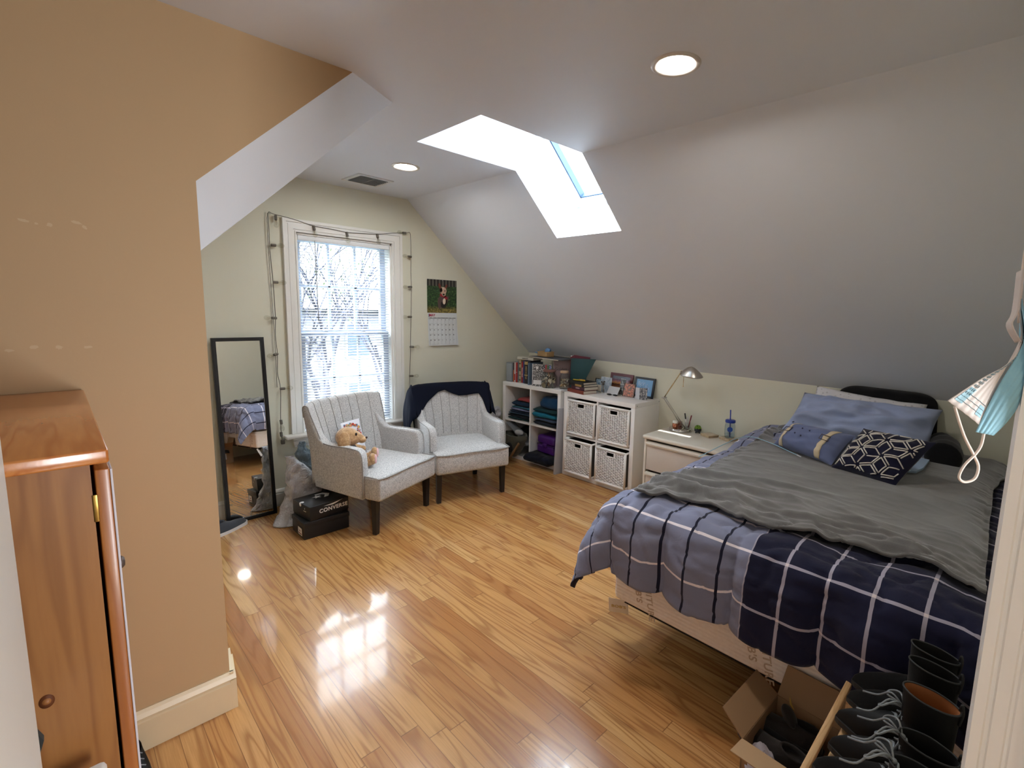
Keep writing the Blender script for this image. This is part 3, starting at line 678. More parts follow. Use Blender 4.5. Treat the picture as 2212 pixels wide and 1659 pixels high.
# ------------------------------------------------------------------ shoe boxes
M_bk=plain(22,23,27,rough=.45,var=.15,vs=8); M_wht=plain(226,226,226,rough=.5,var=.02)
def shoebox(loc,rz,W2,D,H,label,logo,lidh):
    t=thing('shoe_box',label,'shoe box',loc,rz,'black shoe boxes')
    b=MB().rbox(.003,W2-.003,.003,D-.003,0,H-.002,.002).build('box_body',M_bk,t)
    l=MB().rbox(0,W2,0,D,H-lidh,H,.002)
    if logo:
        F=T(W2*.60,-.0006,H-lidh*.54)@RX(90)
        l.text('CONVERSE',.036,1,F,bold=.0011,spacing=1.12)
        # long tapered star-burst over the word
        l.prism([(W2*.35,0),(W2*.60,.005),(W2*.84,.013),(W2*.64,-.003),(W2*.57,-.006)],-.0008,.0004,1,M=T(0,0,H-lidh*.54+.028)@RX(90))
        # chevron and star on the lid
        S=.9; O=T(W2*.50,D*.62,H+.0004)@RZ(-2)
        ch=[(.0,.058),(.062,.058),(.092,.012),(.062,-.034),(.03,-.034),(.058,.012),(.040,.036),(.0,.036)]
        l.prism([(x*S-.005,y*S) for x,y in ch],0,.0006,1,M=O)
        st=[]
        for k in range(10):
            r=.03 if k%2==0 else .0125; a=PI/2+k*PI/5; st.append((-.012+r*math.cos(a)*1.15,.004+r*math.sin(a)))
        l.prism([(x*S,y*S) for x,y in st],0,.0006,1,M=O)
        e=T(-.0006,D*.30,H-lidh*.35)@RZ(-90)@RX(90)
        l.text('CONVERSE',.007,1,e@T(0,-.012,0),bold=.0002); l.prism([(-.004,-.004),(.006,-.004),(.0,.001),(.006,.007),(-.002,.005),(.002,.001)],-.0004,.0004,1,M=e@T(0,.004,0))
        l.lathe([(0,0),(.013,0),(.013,.0005),(0,.0005)],14,1,M=T(.0,D*.55,H-.011)@RY(-90)); l.lathe([(0,0),(.013,0),(.013,.0005),(0,.0005)],14,1,M=T(.011,D*.55,H))
    l.build('lid',[M_bk,M_wht],t)
    if not logo:
        m=MB(); m.box(-.0008,.0004,.035,.10,.018,.066); m.text('37.5',.014,1,T(-.001,.068,.045)@RZ(-90)@RX(90),bold=.0004); m.box(-.001,-.0006,.04,.095,.024,.032,1)
        m.build('size_label',[M_wht,plain(120,60,70)],t)
    return t
shoebox((1.026,3.199,0),rad(.5),.292,.215,.112,'lower black shoe box with a white size label on its end',False,.03)
shoebox((1.066,3.196,.1125),rad(7.5),.262,.225,.097,'upper black shoe box with white lettering and a star logo',True,.085)
# ------------------------------------------------------------------ shopping bags beside the chair
def crumple(p,a=.012,sc=14,off=0): 
    r=1-abs(nz(p,sc,off))*2.2; return Vector((a*r*nz(p,6,off+3)*2+a*.6*(1-abs(nz(p,sc*2,off+5))*2),a*(1-abs(nz(p,sc*1.3,off+9))*2.4),a*.5*nz(p,sc,off+13)))
def poly_bag(name,label,base,outline,depth,mat,off,rz=0):
    """a slack bag: outline of (z, xleft, xright) with an elliptic section, open top"""
    t=thing(name,label,'bag',base,rz)
    def fn(u,v):
        a=2*PI*u; zz=v*(len(outline)-1); k=min(int(zz),len(outline)-2); f=zz-k; z,xl,xr=[lerp(outline[k][i],outline[k+1][i],f) for i in range(3)]
        d=depth*(1-v)**.6+.012; x=(xl+xr)/2+(xr-xl)/2*math.cos(a); y=d*math.sin(a)*(1-.2*v)
        p=Vector((x,y,z)); q=(crumple(p,.022,9,off)+crumple(p,.010,23,off+40))*min(1,z*9+.2); return p+q
    m=MB(); m.grid(56,34,fn,wrapu=True); m.build('bag_sheet',mat,t,solid=.0015); return t
M_poly=NT('white_poly_bag'); co=M_poly.coord(); M_poly.set(col=M_poly.mix(M_poly.noise(co,14,4),rgb(176,176,184),rgb(214,214,220)),rough=.35,spec=.4); M_poly.bump(M_poly.noise(co,22,4,.6,1.5),1.0,.03); M_poly=M_poly.m
M_foil=NT('silver_mailer'); co=M_foil.coord(); M_foil.set(col=M_foil.mix(M_foil.noise(co,10,4),rgb(96,116,130),rgb(156,176,188)),rough=.3,spec=.5); M_foil.bump(M_foil.noise(co,22,4,.6,1.5),1.0,.03); M_foil=M_foil.m
poly_bag('shopping_bag','crumpled white plastic bag slumped against the wall beside the mirror',(1.09,3.54,.004),[(0,-.145,.13),(.04,-.125,.15),(.10,-.10,.17),(.17,-.07,.16),(.25,-.055,.14),(.33,-.06,.11),(.40,-.055,.04),(.44,-.05,-.005),(.465,-.05,.01)],.075,M_poly,4)
poly_bag('mailer_bag','open grey blue plastic mailer bag between the white bag and the armchair',(1.265,3.72,.004),[(0,-.12,.16),(.10,-.10,.17),(.2,-.10,.15),(.3,-.10,.11),(.38,-.10,.05),(.44,-.085,-.01),(.50,-.075,-.045)],.06,M_foil,31)
# dark upright thing behind the chair: a folded black bag
t=tag(MB().rbox(-.03,.03,-.05,.05,0,.36,.012).build('carrier_bag',plain(24,26,34,rough=.6),None,(1.385,3.83,0),.3),'dark navy carrier bag standing behind the left-hand armchair','carrier bag')
# sneaker behind the mirror
def sneaker(t,M0,L,upper,sole,lace=None,high=0.0,tongue=None):
    """a shoe along +y (toe), heel at y=0, width ~.36L; high = shaft height. returns dict of parts"""
    w=L*.18
    def plan(v): # half width along length
        return w*(.80+.25*math.sin(min(1,v*1.25)*PI)*.6)*(1 if v<.82 else math.sqrt(max(0,1-((v-.82)/.18)**2*.92)))*(1 if v>.10 else .72+.28*math.sqrt(v/.10))
    m=MB(); N=20; P=[]
    for i in range(N+1): P.append((plan(i/N),L*i/N))
    poly=P+[(-x*.86,y) for x,y in P[::-1]]
    m.prism(poly,0,L*.075,M=M0,smooth=False); so=m.build('sole',sole,t)
    def up(u,v):
        a=PI*u; hw=plan(v)*.97; top=L*(.30-.20*sstep(.30,.95,v))+ (high if v<.42 else high*(1-sstep(.42,.56,v)))
        xx=math.cos(a)*hw*(1 if math.cos(a)>0 else .86); zz=L*.07+ (top-L*.07)*math.sin(a)**.55
        return (xx,L*(.01+.975*v),zz)
    m=MB()
    # upper with an opening on the rear part: rings from sole to collar
    K=28; rings=[]
    for k in range(9):
        f=k/8; ring=[]
        for i in range(K):
            q=2*PI*i/K; v=.5+.5*math.cos(q); side=1 if math.sin(q)>=0 else -1
            hw=plan(v)*.97*(1 if side>0 else .86)
            bx=hw*side*min(1,abs(math.sin(q))**.35 if abs(math.sin(q))>1e-6 else 0); by=L*(.01+.98*v)
            # collar ellipse
            cy=L*.22+math.cos(q)*L*.19; cx=math.sin(q)*L*.105; cz=L*.31+high+ (L*.05 if v<.05 else 0)
            g=f**1.0; e=sstep(0,1,f)
            vamp=sstep(.35,1,v)
            x=lerp(bx,cx,e**(1.3+.8*vamp)); y=lerp(by,cy,e**(1.0 if v>.5 else 1.6)); z=L*.07+(cz-L*.07)*(f**(1.0 if v<.45 else lerp(1.0,1.25,vamp)))
            if vamp>0: z=max(z, L*.07+ L*.11*math.sin(min(1,f*2.2)*PI/2)*vamp)
            ring.append((x,y,z))
        rings.append(ring)
    for k in range(3): # inner lip going down
        rings.append([(x*(.86-.02*k),L*.22+(y-L*.22)*(.9-.02*k),rings[8][i][2]-L*.05*(k+.4)-(high*.3*k)) for i,(x,y,z) in enumerate(rings[8])])
    vs=[p for r in rings for p in r]; fs=[]
    for k in range(len(rings)-1):
        for i in range(K): j=(i+1)%K; fs.append((k*K+i,k*K+j,(k+1)*K+j,(k+1)*K+i))
    fs.append(tuple((len(rings)-1)*K+i for i in range(K)))
    m.add(vs,fs,0,True,M0); u=m.build('upper',upper,t)
    return so,u
t=thing('sneaker','grey sneaker with a white sole on the floor left of the mirror','shoe',(.60,3.62,0),rad(-62))
sneaker(t,Matrix.Identity(4),.27,fabric('grey_knit',62,66,74,scale=500),plain(214,214,214,rough=.5))
# ------------------------------------------------------------------ two cube shelf units
M_kal=plain(234,233,232,rough=.35,var=.02,name='shelf_white')
def cube_unit(label,loc,rz):
    t=thing('cube_shelf',label,'shelf unit',loc,rz); S=.77;D=.39;o=.038;i=.016
    MB().rbox(0,S,0,D,S-o,S,.001).build('top_panel',M_kal,t); MB().rbox(0,S,0,D,0,o,.001).build('bottom_panel',M_kal,t)
    for x0 in (0,S-o):
        m=MB().rbox(x0,x0+o,0,D,o,S-o,.001); m.build('side_panel',M_kal,t)
    MB().box(S/2-i/2,S/2+i/2,.002,D-.002,o,S-o).build('divider',M_kal,t)
    for x0,x1 in ((o,S/2-i/2),(S/2+i/2,S-o)): MB().box(x0,x1,.002,D-.002,S/2-i/2,S/2+i/2).build('shelf',M_kal,t)
    m=MB()
    for yy,zz in ((.03,S-.02),(D-.03,S-.02),(.03,.02),(D-.03,.02)):
        m2=MB().lathe([(0,0),(.004,0),(.004,.0012),(0,.0012)],10,M=T(S-.0002,yy,zz)@RY(90)); m2.build('screw_cap',plain(90,90,92,rough=.5),t)
    return t
k2=cube_unit('white open cube shelf in the corner holding books and folded clothes',(3.172,3.838,0),rad(-86)); 
k1=cube_unit('white cube shelf filled with four white wicker baskets',(3.206,3.008,0),rad(-88.87))
bpy.context.view_layer.update()
def L2(x,y,z): return k2.matrix_basis@Vector((x,y,z))
def L1(x,y,z): return k1.matrix_basis@Vector((x,y,z))
R2,R1=k2.rotation_euler.z,k1.rotation_euler.z
# baskets
M_wick=plain(238,237,236,rough=.5,var=.05,vs=90,name='painted_wicker'); M_dark=plain(20,18,16,rough=.9)
def basket():
    t=thing('wicker_basket','','basket',(0,0,0),0,'white wicker baskets'); W2=.322;D=.36;H=.318
    m=MB(); r=.0085
    # rim frame rails
    for zz in (.012,H-.010):
        m.tube([(-W2/2+.008,0,zz),(W2/2-.008,0,zz)],.0105,10)
    for xx in (-W2/2+.008,W2/2-.008): m.tube([(xx,0,.01),(xx,0,H-.01)],.0095,10)
    m.tube([(-W2/2+.008,.0,H-.01),(-W2/2+.008,D,H-.01),(W2/2-.008,D,H-.01),(W2/2-.008,0,H-.01)],.009,8)
    m.tube([(-W2/2+.008,.0,.012),(-W2/2+.008,D,.012),(W2/2-.008,D,.012),(W2/2-.008,0,.012)],.009,8)
    m.build('rim',M_wick,t)
    m=MB(); n=23; st=13; x0,x1=-W2/2+.018,W2/2-.018; zt=H-.022; zb=.024; hz0,hz1=H-.068,H-.030; hx=.042
    for k in range(st):
        xx=lerp(x0+.004,x1-.004,k/(st-1)); m.tube([(xx,.002,zb),(xx,.002,zt if abs(xx)>hx else hz0)],.0032,6)
    for k in range(n):
        zz=lerp(zb+.004,zt-.003,k/(n-1)); segs=[(x0,x1)] if not (hz0-.004<zz<hz1+.02) else [(x0,-hx),(hx,x1)]
        for a,b in segs:
            N=int((b-a)/.0055); pts=[]
            for i in range(N+1):
                x=lerp(a,b,i/N); ph=(x-x0-.004)/(x1-x0-.008)*(st-1); pts.append((x,.002-(.0048 if k%2 else -.0048)*math.cos(PI*ph),zz+.0012*math.sin(x*90+k)))
            m.tube(pts,.0041,5,caps=False)
    m.build('woven_front',M_wick,t)
    m=MB(); m.frame(-hx-.002,hx+.002,hz0-.002,hz1+.006,.006,-.006,.006); m.build('handle',M_wick,t)
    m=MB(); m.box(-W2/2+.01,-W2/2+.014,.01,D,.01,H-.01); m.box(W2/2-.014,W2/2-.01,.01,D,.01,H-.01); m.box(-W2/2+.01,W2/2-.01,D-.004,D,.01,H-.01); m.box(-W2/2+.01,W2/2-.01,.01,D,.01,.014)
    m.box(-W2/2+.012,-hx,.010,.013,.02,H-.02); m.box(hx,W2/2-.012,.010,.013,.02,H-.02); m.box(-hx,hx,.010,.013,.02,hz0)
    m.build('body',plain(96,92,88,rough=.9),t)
    return t
bk=basket()
spec=[(.205,-.004,.396,'upper left wicker basket, with a grey item behind its handle hole'),(.565,-.004,.396,'upper right wicker basket of the white shelf'),(.205,-.030,.040,'lower left wicker basket, pulled slightly out'),(.565,-.028,.040,'lower right wicker basket of the white shelf, nearest the bed')]
for i,(x,y,z,lb) in enumerate(spec):
    b=bk if i==0 else dup(bk,(0,0,0)); b.location=L1(x,y,z); b.rotation_euler=(0,0,R1); b['label']=lb
spec[3]
tag(MB().sphere((0,0,0),(.045,.04,.038),18,12).build('rolled_sock',plain(150,158,166,rough=.8),None,L1(.205,.07,.396+.218)),'pale grey rolled cloth seen through the handle hole of the upper left basket','sock')
# ------------------------------------------------------------------ books
M_page=plain(206,200,184,rough=.8,var=.05,vs=200)
def book(name,label,loc,rz,th,h,d,col,cover2=None,txt=None,tcol=None,flat=False,tsize=.5,pages=None,group=None,cat='book',bands=()):
    """standing book: spine on -y, thickness along x, height z. flat: lies with spine to -y, length along x"""
    t=thing(name,label,cat,loc,rz,group)
    cm=plain(*col,rough=.5,var=.08); c2=plain(*(tcol or (210,200,170)),rough=.5); m=MB()
    if flat:
        m.rbox(0,h,0,d,0,.0025,.0008); m.rbox(0,h,0,d,th-.0025,th,.0008); m.rbox(0,h,-.001,.004,0,th,.001)
        if txt: m.text(txt,th*tsize,1,T(h/2,-.0014,th/2)@RX(90),bold=.0004)
        for a,b in bands: m.box(a*h,b*h,-.0014,.0,.002,th-.002,1)
        m.build('cover',[cm,c2],t); MB().box(.004,h-.004,.003,d-.004,.0025,th-.0025).build('pages',pages or M_page,t)
    else:
        m.rbox(0,.0022,0,d,0,h,.0006); m.rbox(th-.0022,th,0,d,0,h,.0006); m.rbox(0,th,-.001,.004,0,h,.001)
        if txt: m.text(txt,th*tsize,1,T(th/2,-.0014,h/2)@RX(90)@RZ(-90),bold=.0004)
        for a,b in bands: m.box(.001,th-.001,-.0014,.0,a*h,b*h,1)
        m.build('cover',[cm,c2],t); MB().box(.0022,th-.0022,.003,d-.004,.003,h-.003).build('pages',pages or M_page,t)
    return t
Z2=.7702
t=thing('file_holder','grey translucent file holder at the far end of the book row','file holder',L2(.012,.03,Z2),R2)
m=MB(); m.rbox(0,.085,0,.25,0,.195,.004,seg=1); m.build('body',plain(122,132,142,rough=.3),t); MB().rbox(.006,.08,-.002,.0,.01,.185,.001).build('front_panel',plain(150,160,168,rough=.35),t)
x=.100; G='books standing on the corner shelf'
rows=[('thin orange and navy book standing next to the grey file holder',.013,.195,(186,92,40),(20,26,40),None,((.62,1),)),
('white and red book, third from the file holder',.017,.20,(206,206,206),(160,40,46),None,((.1,.42),)),
('bright red thin paperback beside the white book',.018,.20,(166,44,46),(226,200,190),'A LIFE',()),
('thin blue grey book squeezed beside the red paperback',.010,.205,(98,116,124),(70,80,90),None,()),
('tall cream textbook standing mid row',.026,.232,(176,164,132),(90,84,66),'ENGINEERING MECHANICS',()),
('dark red book with white spine lettering',.026,.213,(146,32,40),(224,214,210),'Tuesdays with Morrie',()),
('royal blue book next to the dark red one',.026,.225,(42,58,112),(30,40,80),None,()),
('black book with gold lettering and yellow stickers',.046,.222,(26,28,34),(170,150,100),'THE MERCK MANUAL',((.86,1),(.36,.41))),
('dark navy wide book behind the grey blue binder',.030,.232,(18,24,40),(60,60,66),None,())]
names=['A','B']
# keep lettering only where the photo shows it clearly enough
rows[4]=rows[4][:5]+(None,((.08,.16),(.3,.34),(.5,.66),(.8,.86)));rows[5]=rows[5][:5]+('Time or Never',());rows[7]=rows[7][:5]+('MEDICINE',((.86,1),(.36,.41))); rows[2]=rows[2][:5]+(None,((.5,.52),))
for lb,th,h,c1_,c2_,tx,bd in rows:
    book('book',lb,L2(x,.055+.01*math.sin(x*40),Z2),R2,th,h,.15,c1_,txt=tx,tcol=c2_,tsize=.62,group=G,bands=bd); x+=th+.0025
t=book('binder','slate blue binder standing in front of the dark navy book',L2(x+.002,-.0+.012,Z2),R2,.017,.215,.20,(92,112,134),cat='binder'); x+=.022
# composition notebook whose marbled cover faces the room
cm=NT('marbled_cover'); co=cm.coord(); n=cm.noise(co,120,5,.7,.6); cm.set(col=cm.ramp(n,[(.44,rgb(18,18,20)),(.5,rgb(80,80,82)),(.56,rgb(206,206,204))]),rough=.5)
t=thing('composition_notebook','black and white marbled notebook with stickers behind the shell jar','notebook',(3.196,3.425,Z2),rad(-60))
m=MB(); m.rbox(0,.19,0,.002,0,.215,.0006); m.rbox(0,.19,.010,.012,0,.215,.0006); m.rbox(-.003,.002,-.001,.013,0,.216,.001,6)
S=[plain(212,212,210),plain(30,30,32),plain(150,50,50),plain(66,110,62),plain(110,124,180),plain(226,226,226)]
def disc(m,cx,cz,r,mi,rz=1,n=16,y=-.0005): m.add([(cx+r*math.cos(2*PI*i/n),y,cz+r*rz*math.sin(2*PI*i/n)) for i in range(n)],[tuple(range(n))],mi)
disc(m,.045,.18,.013,1); disc(m,.045,.177,.008,6,y=-.0008); disc(m,.105,.188,.013,2); disc(m,.105,.188,.005,1,y=-.0008)
m.box(.125,.142,-.001,0,.158,.212,3); m.box(.146,.163,-.001,0,.15,.205,4); m.box(.168,.182,-.001,0,.148,.205,5); m.box(.146,.155,-.0012,0,.15,.172,6)
m.box(.008,.09,-.0008,0,.02,.06,6)
m.build('cover',[cm.m]+S,t,recalc=False); MB().box(.004,.186,.002,.010,.004,.211).build('pages',M_page,t)
t=thing('large_book','pink grey cookbook with Golden on its cover beside the teal folder','book',(3.315,3.262,Z2),rad(-36),G)
m=MB(); m.rbox(0,.21,0,.003,0,.262,.0008); m.rbox(0,.21,.028,.031,0,.262,.0008); m.rbox(-.002,.004,0,.031,0,.262,.001,1)
m.text('Golden',.040,2,T(.072,-.0006,.172)@RX(90),bold=.0004); m.text('The',.02,2,T(.03,-.0006,.215)@RX(90)); m.text('L',.045,2,T(.02,-.0006,.12)@RX(90))
m.build('cover',[plain(150,132,136,rough=.5,var=.04),plain(196,190,176,rough=.6),plain(96,88,98,rough=.6)],t); MB().box(.004,.206,.003,.028,.004,.258).build('pages',M_page,t)
# things lying over the row
book('book','cream paperback with a lettered spine lying flat over the upright books',L2(.155,.045,Z2+.236),R2+rad(3),.026,.21,.15,(190,186,170),txt='SHREDDED',tcol=(70,62,60),flat=True,tsize=.6,group='books lying over the row')
t=thing('sketch_pad','thin grey pad lying across the tops of the books','pad',L2(.30,.06,Z2+.2665),R2-rad(6)); MB().rbox(0,.42,0,.26,0,.012,.002).build('cover',plain(84,86,92,rough=.6),t); MB().rbox(.003,.417,-.002,.25,.002,.009,.001).build('pages',M_page,t)
tn=plain(176,142,96,rough=.7)
t=thing('cardboard_carton','small tan cardboard carton with blue tissue on top of the pad','carton',(3.36,3.475,Z2+.283),R2-rad(12)); MB().rbox(0,.15,-.05,.04,0,.042,.002).build('box_body',tn,t); MB().rbox(-.01,.155,-.055,.045,.042,.047,.001,M=RX(3)).build('lid',tn,t)
m=MB()
for cx,cy,r in ((-.02,-.03,.028),(.10,.0,.034)):
    m.sphere((cx,cy,.056 if cx>0 else .03),(r,r*.8,r*.7),18,12,fn=lambda p:p+Vector((1,1,1))*nz(p,40,cx)*.014)
m.build('tissue',plain(92,132,174,rough=.7),t)
# shells in jars
def jar(loc,r,h,neck,label,lidc,sq):
    t=thing('shell_jar',label,'jar',loc); rn=random.Random(int(r*1000))
    G_=glass_mat('jar_glass',(.88,.90,.88),2.4)
    pr=[(.0,.002),(r*.86,.002),(r*.97,.01),(r,.03),(r,h*.50),(r*.96,h*.64),(neck*1.08,h*.78),(neck,h*.82),(neck,h*.9)]
    MB().lathe(pr,28,cap=False).build('glass_body',G_,t)
    MB().lathe([(0,h*.88),(neck*1.12,h*.88),(neck*1.15,h*.9),(neck*1.15,h*.98),(neck*1.1,h),(0,h)],28).build('lid',plain(*lidc,rough=.5),t)
    m=MB()
    for k in range(30):
        a=rn.uniform(0,2*PI); rr=math.sqrt(rn.random())*r*.80; zz=.012+rn.random()**1.1*h*(.60 if sq else .42); s=rn.uniform(.014,.024)*(r/.07)**.5
        if rr>r*.55: zz=min(zz,h*.5)
        M0=T(rr*math.cos(a),rr*math.sin(a),zz+s*.4)@Matrix.Rotation(rn.uniform(0,6),4,Vector((rn.random(),rn.random(),rn.random()+.1)).normalized())
        mi=rn.choice([0,0,0,1,2,2,3 if sq else 0])
        kind=rn.random()
        if kind<.6: m.sphere((0,0,0),(s,s*.8,s*.45),10,6,mi,M=M0,fn=lambda p:Vector((p.x*(1+.12*math.sin(7*math.atan2(p.y,p.x))),p.y,abs(p.z))))
        else: m.lathe([(0,-s),(s*.35,-s*.7),(s*.55,-s*.1),(s*.3,s*.5),(0,s*1.1)],9,mi,M=M0)
    b=m.build('shells',[plain(214,204,180,rough=.4),plain(196,160,118,rough=.4),plain(226,220,206,rough=.4),plain(60,60,56,rough=.4)],t); b['kind']='stuff'
    return t
jar((3.262,3.262,Z2),.078,.172,.052,'large squat glass jar of sea shells on the corner shelf',(128,92,84),True)
jar((3.318,3.118,Z2),.049,.172,.035,'slim glass jar of white shells with a pale wooden lid',(190,164,140),False)
# folders
def folder(label,loc,rz,col,pts,th=.006):
    t=thing('folder',label,'folder',loc,rz,'upright folders')
    P=[]; n=len(pts)
    m=MB(); m.add([(x,0,z) for x,z in pts]+[(x,th,z) for x,z in pts],[tuple(range(n)),tuple(range(n,2*n))[::-1]]+[(i,(i+1)%n,n+(i+1)%n,n+i) for i in range(n)])
    m.build('cover',plain(*col,rough=.45,var=.05),t); MB().box(.004,pts[1][0]*.96,.0015,th-.0015,.004,pts[2][1]+.004).build('papers',plain(210,206,200),t); return t
folder('teal green folder standing upright with its corner curling to the right',(3.375,3.098,Z2),rad(-76),(22,66,70),[(0,0),(.155,0),(.17,.12),(.262,.296),(.005,.29)])
folder('dark maroon folder just behind the teal one',(3.40,3.125,Z2),rad(-74),(96,26,48),[(0,0),(.15,0),(.205,.305),(.04,.318),(0,.295)])
# ------------------------------------------------------------------ folded clothes
def folded(label,loc,rz,w,d,h,col,seed,name='folded_shirt',cat='folded clothes',grp=None,sx=0,layers=2):
    f=fabric('cotton_%d_%d_%d'%col,*col,var=.15,scale=700,bump=.4,sheen=.1)
    def prof(u,v):
        a=2*PI*u; n=3.2; cx=abs(math.cos(a))**(2/n)*(1 if math.cos(a)>0 else -1); cy=abs(math.sin(a))**(2/n)*(1 if math.sin(a)>0 else -1)
        x=(v-.5)*w
        e=max(0,1-abs(2*v-1)**9)**.4
        yy=cx*d/2*(.96+.04*e); zz=h/2+cy*h/2*(.35+.65*e)
        crease=.1*h*math.sin(yy*26+seed)*e
        p=Vector((x+.006*math.sin(zz*60+seed),yy-.006*math.sin(x*17+seed*2),zz+crease*.5)); k=nz(p,13,seed)
        return p+Vector((k*.006,-abs(k)*.010,k*h*.14*(1 if zz>h*.3 else 0)))
    m=MB(); m.grid(40,18,prof,wrapu=True); w_=19; n0=len(m.v)
    m.f.append([i*w_ for i in range(40)][::-1]); m.mi.append(0); m.sm.append(True); m.f.append([i*w_+18 for i in range(40)]); m.mi.append(0); m.sm.append(True)
    return tag(m.build(name,f,None,loc,rz),label,cat,grp)
# left cell stack
zz=.3945; A='folded clothes in the upper left cell'
for lb,h,col,w,sx,y in [('dark teal folded shirt at the bottom of the left clothes pile',.026,(14,48,56),.29,0,.15),('black navy folded shirt second from the bottom of the left pile',.028,(14,22,34),.30,-.004,.148),
  ('slate blue folded jeans with pale edge in the left pile',.026,(44,64,84),.28,.006,.15),('navy folded jeans in the middle of the left pile',.022,(24,40,62),.275,.006,.152),('lavender shirt with a pink edge in the left pile',.024,(112,118,150),.26,.02,.15),
  ('teal blue folded shirt under the navy roll in the left pile',.026,(40,92,112),.245,.028,.15),('navy rolled sweater near the top of the left pile',.050,(16,44,70),.24,.03,.148),('coral red folded shirt on top of the left pile',.038,(150,64,66),.17,.055,.16)]:
    folded(lb,L2(.205+sx,y,zz),R2,w,.26,h,col,h*900+sx*50,grp=A); zz+=h*.93
zz=.3945; B='folded clothes in the upper right cell'
for lb,h,col,w,sx in [('dark slate folded trousers at the bottom of the right clothes pile',.040,(22,30,44),.29,0),('grey blue folded jeans second in the right pile',.036,(58,72,96),.27,-.004),('bright turquoise folded shirt bulging from the right pile',.058,(24,108,134),.30,-.012),
  ('dark green teal folded sweater in the right pile',.040,(16,56,62),.29,-.004)]:
    folded(lb,L2(.565+sx,.148,zz),R2,w,.27,h,col,h*700+sx*90,grp=B); zz+=h*.93
folded('blue denim jacket heaped on top of the right clothes pile',L2(.60,.15,zz-.004),R2,.225,.26,.115,(20,58,92),3.3,name='denim_jacket',grp=B)
# lower cells
zc=.0385
t=thing('lunch_box','glossy purple lunch box on a navy bag in the shelf','lunch box',L2(.588,.115,.122),R2+rad(-6))
M_pur=plain(70,28,112,rough=.28,var=.05)
MB().rbox(-.12,.12,-.10,.12,0,.085,.02,seg=3).build('lower_shell',M_pur,t); MB().rbox(-.121,.121,-.101,.121,.088,.175,.028,seg=3).build('lid',M_pur,t); MB().rbox(-.1185,.1185,-.0985,.1185,.08,.092,.004).build('seam',plain(46,18,80,rough=.4),t); MB().rbox(-.03,.03,-.112,-.098,.07,.105,.004).build('latch',M_pur,t)
folded('black navy soft bag slumped under the purple lunch box',L2(.565,.07,.040),R2,.33,.36,.082,(10,14,28),5.1,name='soft_bag',cat='bag')
folded('sagging front of a navy jacket hanging out below the lunch box',L2(.62,-.055,.041),R2+rad(-4),.20,.10,.075,(12,18,38),2.2,name='navy_jacket',cat='jacket')
# canvas bag, board and pile in lower left cell
t=thing('canvas_bag','olive grey canvas bag bulging out of the lower left cell','bag',L2(.205,-.04,.022),R2)
M_cv=fabric('canvas',84,84,76,var=.1,scale=300,bump=.4,big=.3); 
def cv(u,v):
    a=2*PI*u; z=v*.235; wv=.165*(1-.55*(1-v)**2.2)*(1 if v<.85 else 1-.8*(v-.85)); x=math.cos(a)*wv+.03*(v-.5)-.01; y=math.sin(a)*(.075 if math.sin(a)<0 else .10)*(.75+.35*v)
    p=Vector((x-.028*(1-v),y-.012*v,z+.015)); return p+crumple(p,.009,10,7)
m=MB(); m.grid(48,26,cv,wrapu=True); m.build('bag_body',M_cv,t,solid=.002)
m=MB(); m.tube(smooth_path([(-.1,-.085,.22),(-.11,-.115,.12),(-.05,-.10,.03),(.03,-.085,.008)],6),.011,8); m.tube(smooth_path([(.03,-.085,.005),(.09,-.10,.08),(.155,-.08,.19)],6),.012,8); m.build('strap',plain(120,92,62,rough=.8),t)
m=MB(); m.sphere((.035,-.093,.13),(.045,.012,.05),18,12); m.build('pocket',plain(14,16,22,rough=.8),t)
t=thing('foam_board','thin grey board leaning diagonally across the lower left cell','board',L2(.085,.06,.362),R2,rot=None); t.rotation_euler=Matrix.LocRotScale(None,(Matrix.Rotation(R2,3,'Z')@Matrix.Rotation(rad(32),3,'Y')),None).to_euler()
MB().rbox(0,.345,-.085,.02,-.012,0,.002).build('board_panel',plain(112,116,122,rough=.4),t); MB().rbox(.16,.24,-.0855,-.03,0,.0,.0) if False else None
folded('black sports bag pushed to the back of the lower left cell',L2(.21,.22,.14),R2,.29,.24,.14,(18,22,18),6.6,name='sports_bag',cat='bag')
t=tag(MB().sphere((0,0,0),(.055,.035,.03),18,12).build('rolled_cloth',plain(170,172,176,rough=.8),None,L2(.24,.0,.275),R2),'pale rolled cloth lying behind the diagonal grey board','cloth')
# canvas panel leaning between the units
t=thing('leaning_canvas','tall white canvas panel standing against the end of the corner shelf','canvas panel',(3.128,3.036,0),rad(-4),rot=(rad(0),rad(3.0),rad(-5)))
MB().rbox(0,.092,-.010,.012,0,.615,.003).build('canvas_sheet',plain(168,170,178,rough=.7,var=.06,vs=14),t)
# things between the corner shelf and the wall
t=tag(MB().sphere((0,0,0),(.052,.04,.085),22,16,fn=lambda p:p+Vector((1,.6,1))*nz(p,26,2)*.03).build('plastic_bag',M_poly,None,(3.115,3.864,.43)),'white knotted plastic bag hanging beside the corner shelf','bag')
t=tag(MB().sphere((0,0,0),(.045,.035,.06),22,16,fn=lambda p:p+Vector((1,.6,1))*nz(p,26,8)*.03).build('cloth_bag',plain(150,140,128,rough=.8),None,(3.10,3.865,.33)),'small beige cloth bag under the white plastic bag in the corner','bag')
t=tag(MB().rbox(-.03,.05,-.03,.02,0,.27,.003).build('brown_box',plain(96,70,50,rough=.8),None,(3.10,3.868,0)),'brown cardboard box standing in the corner behind the armchair','box')
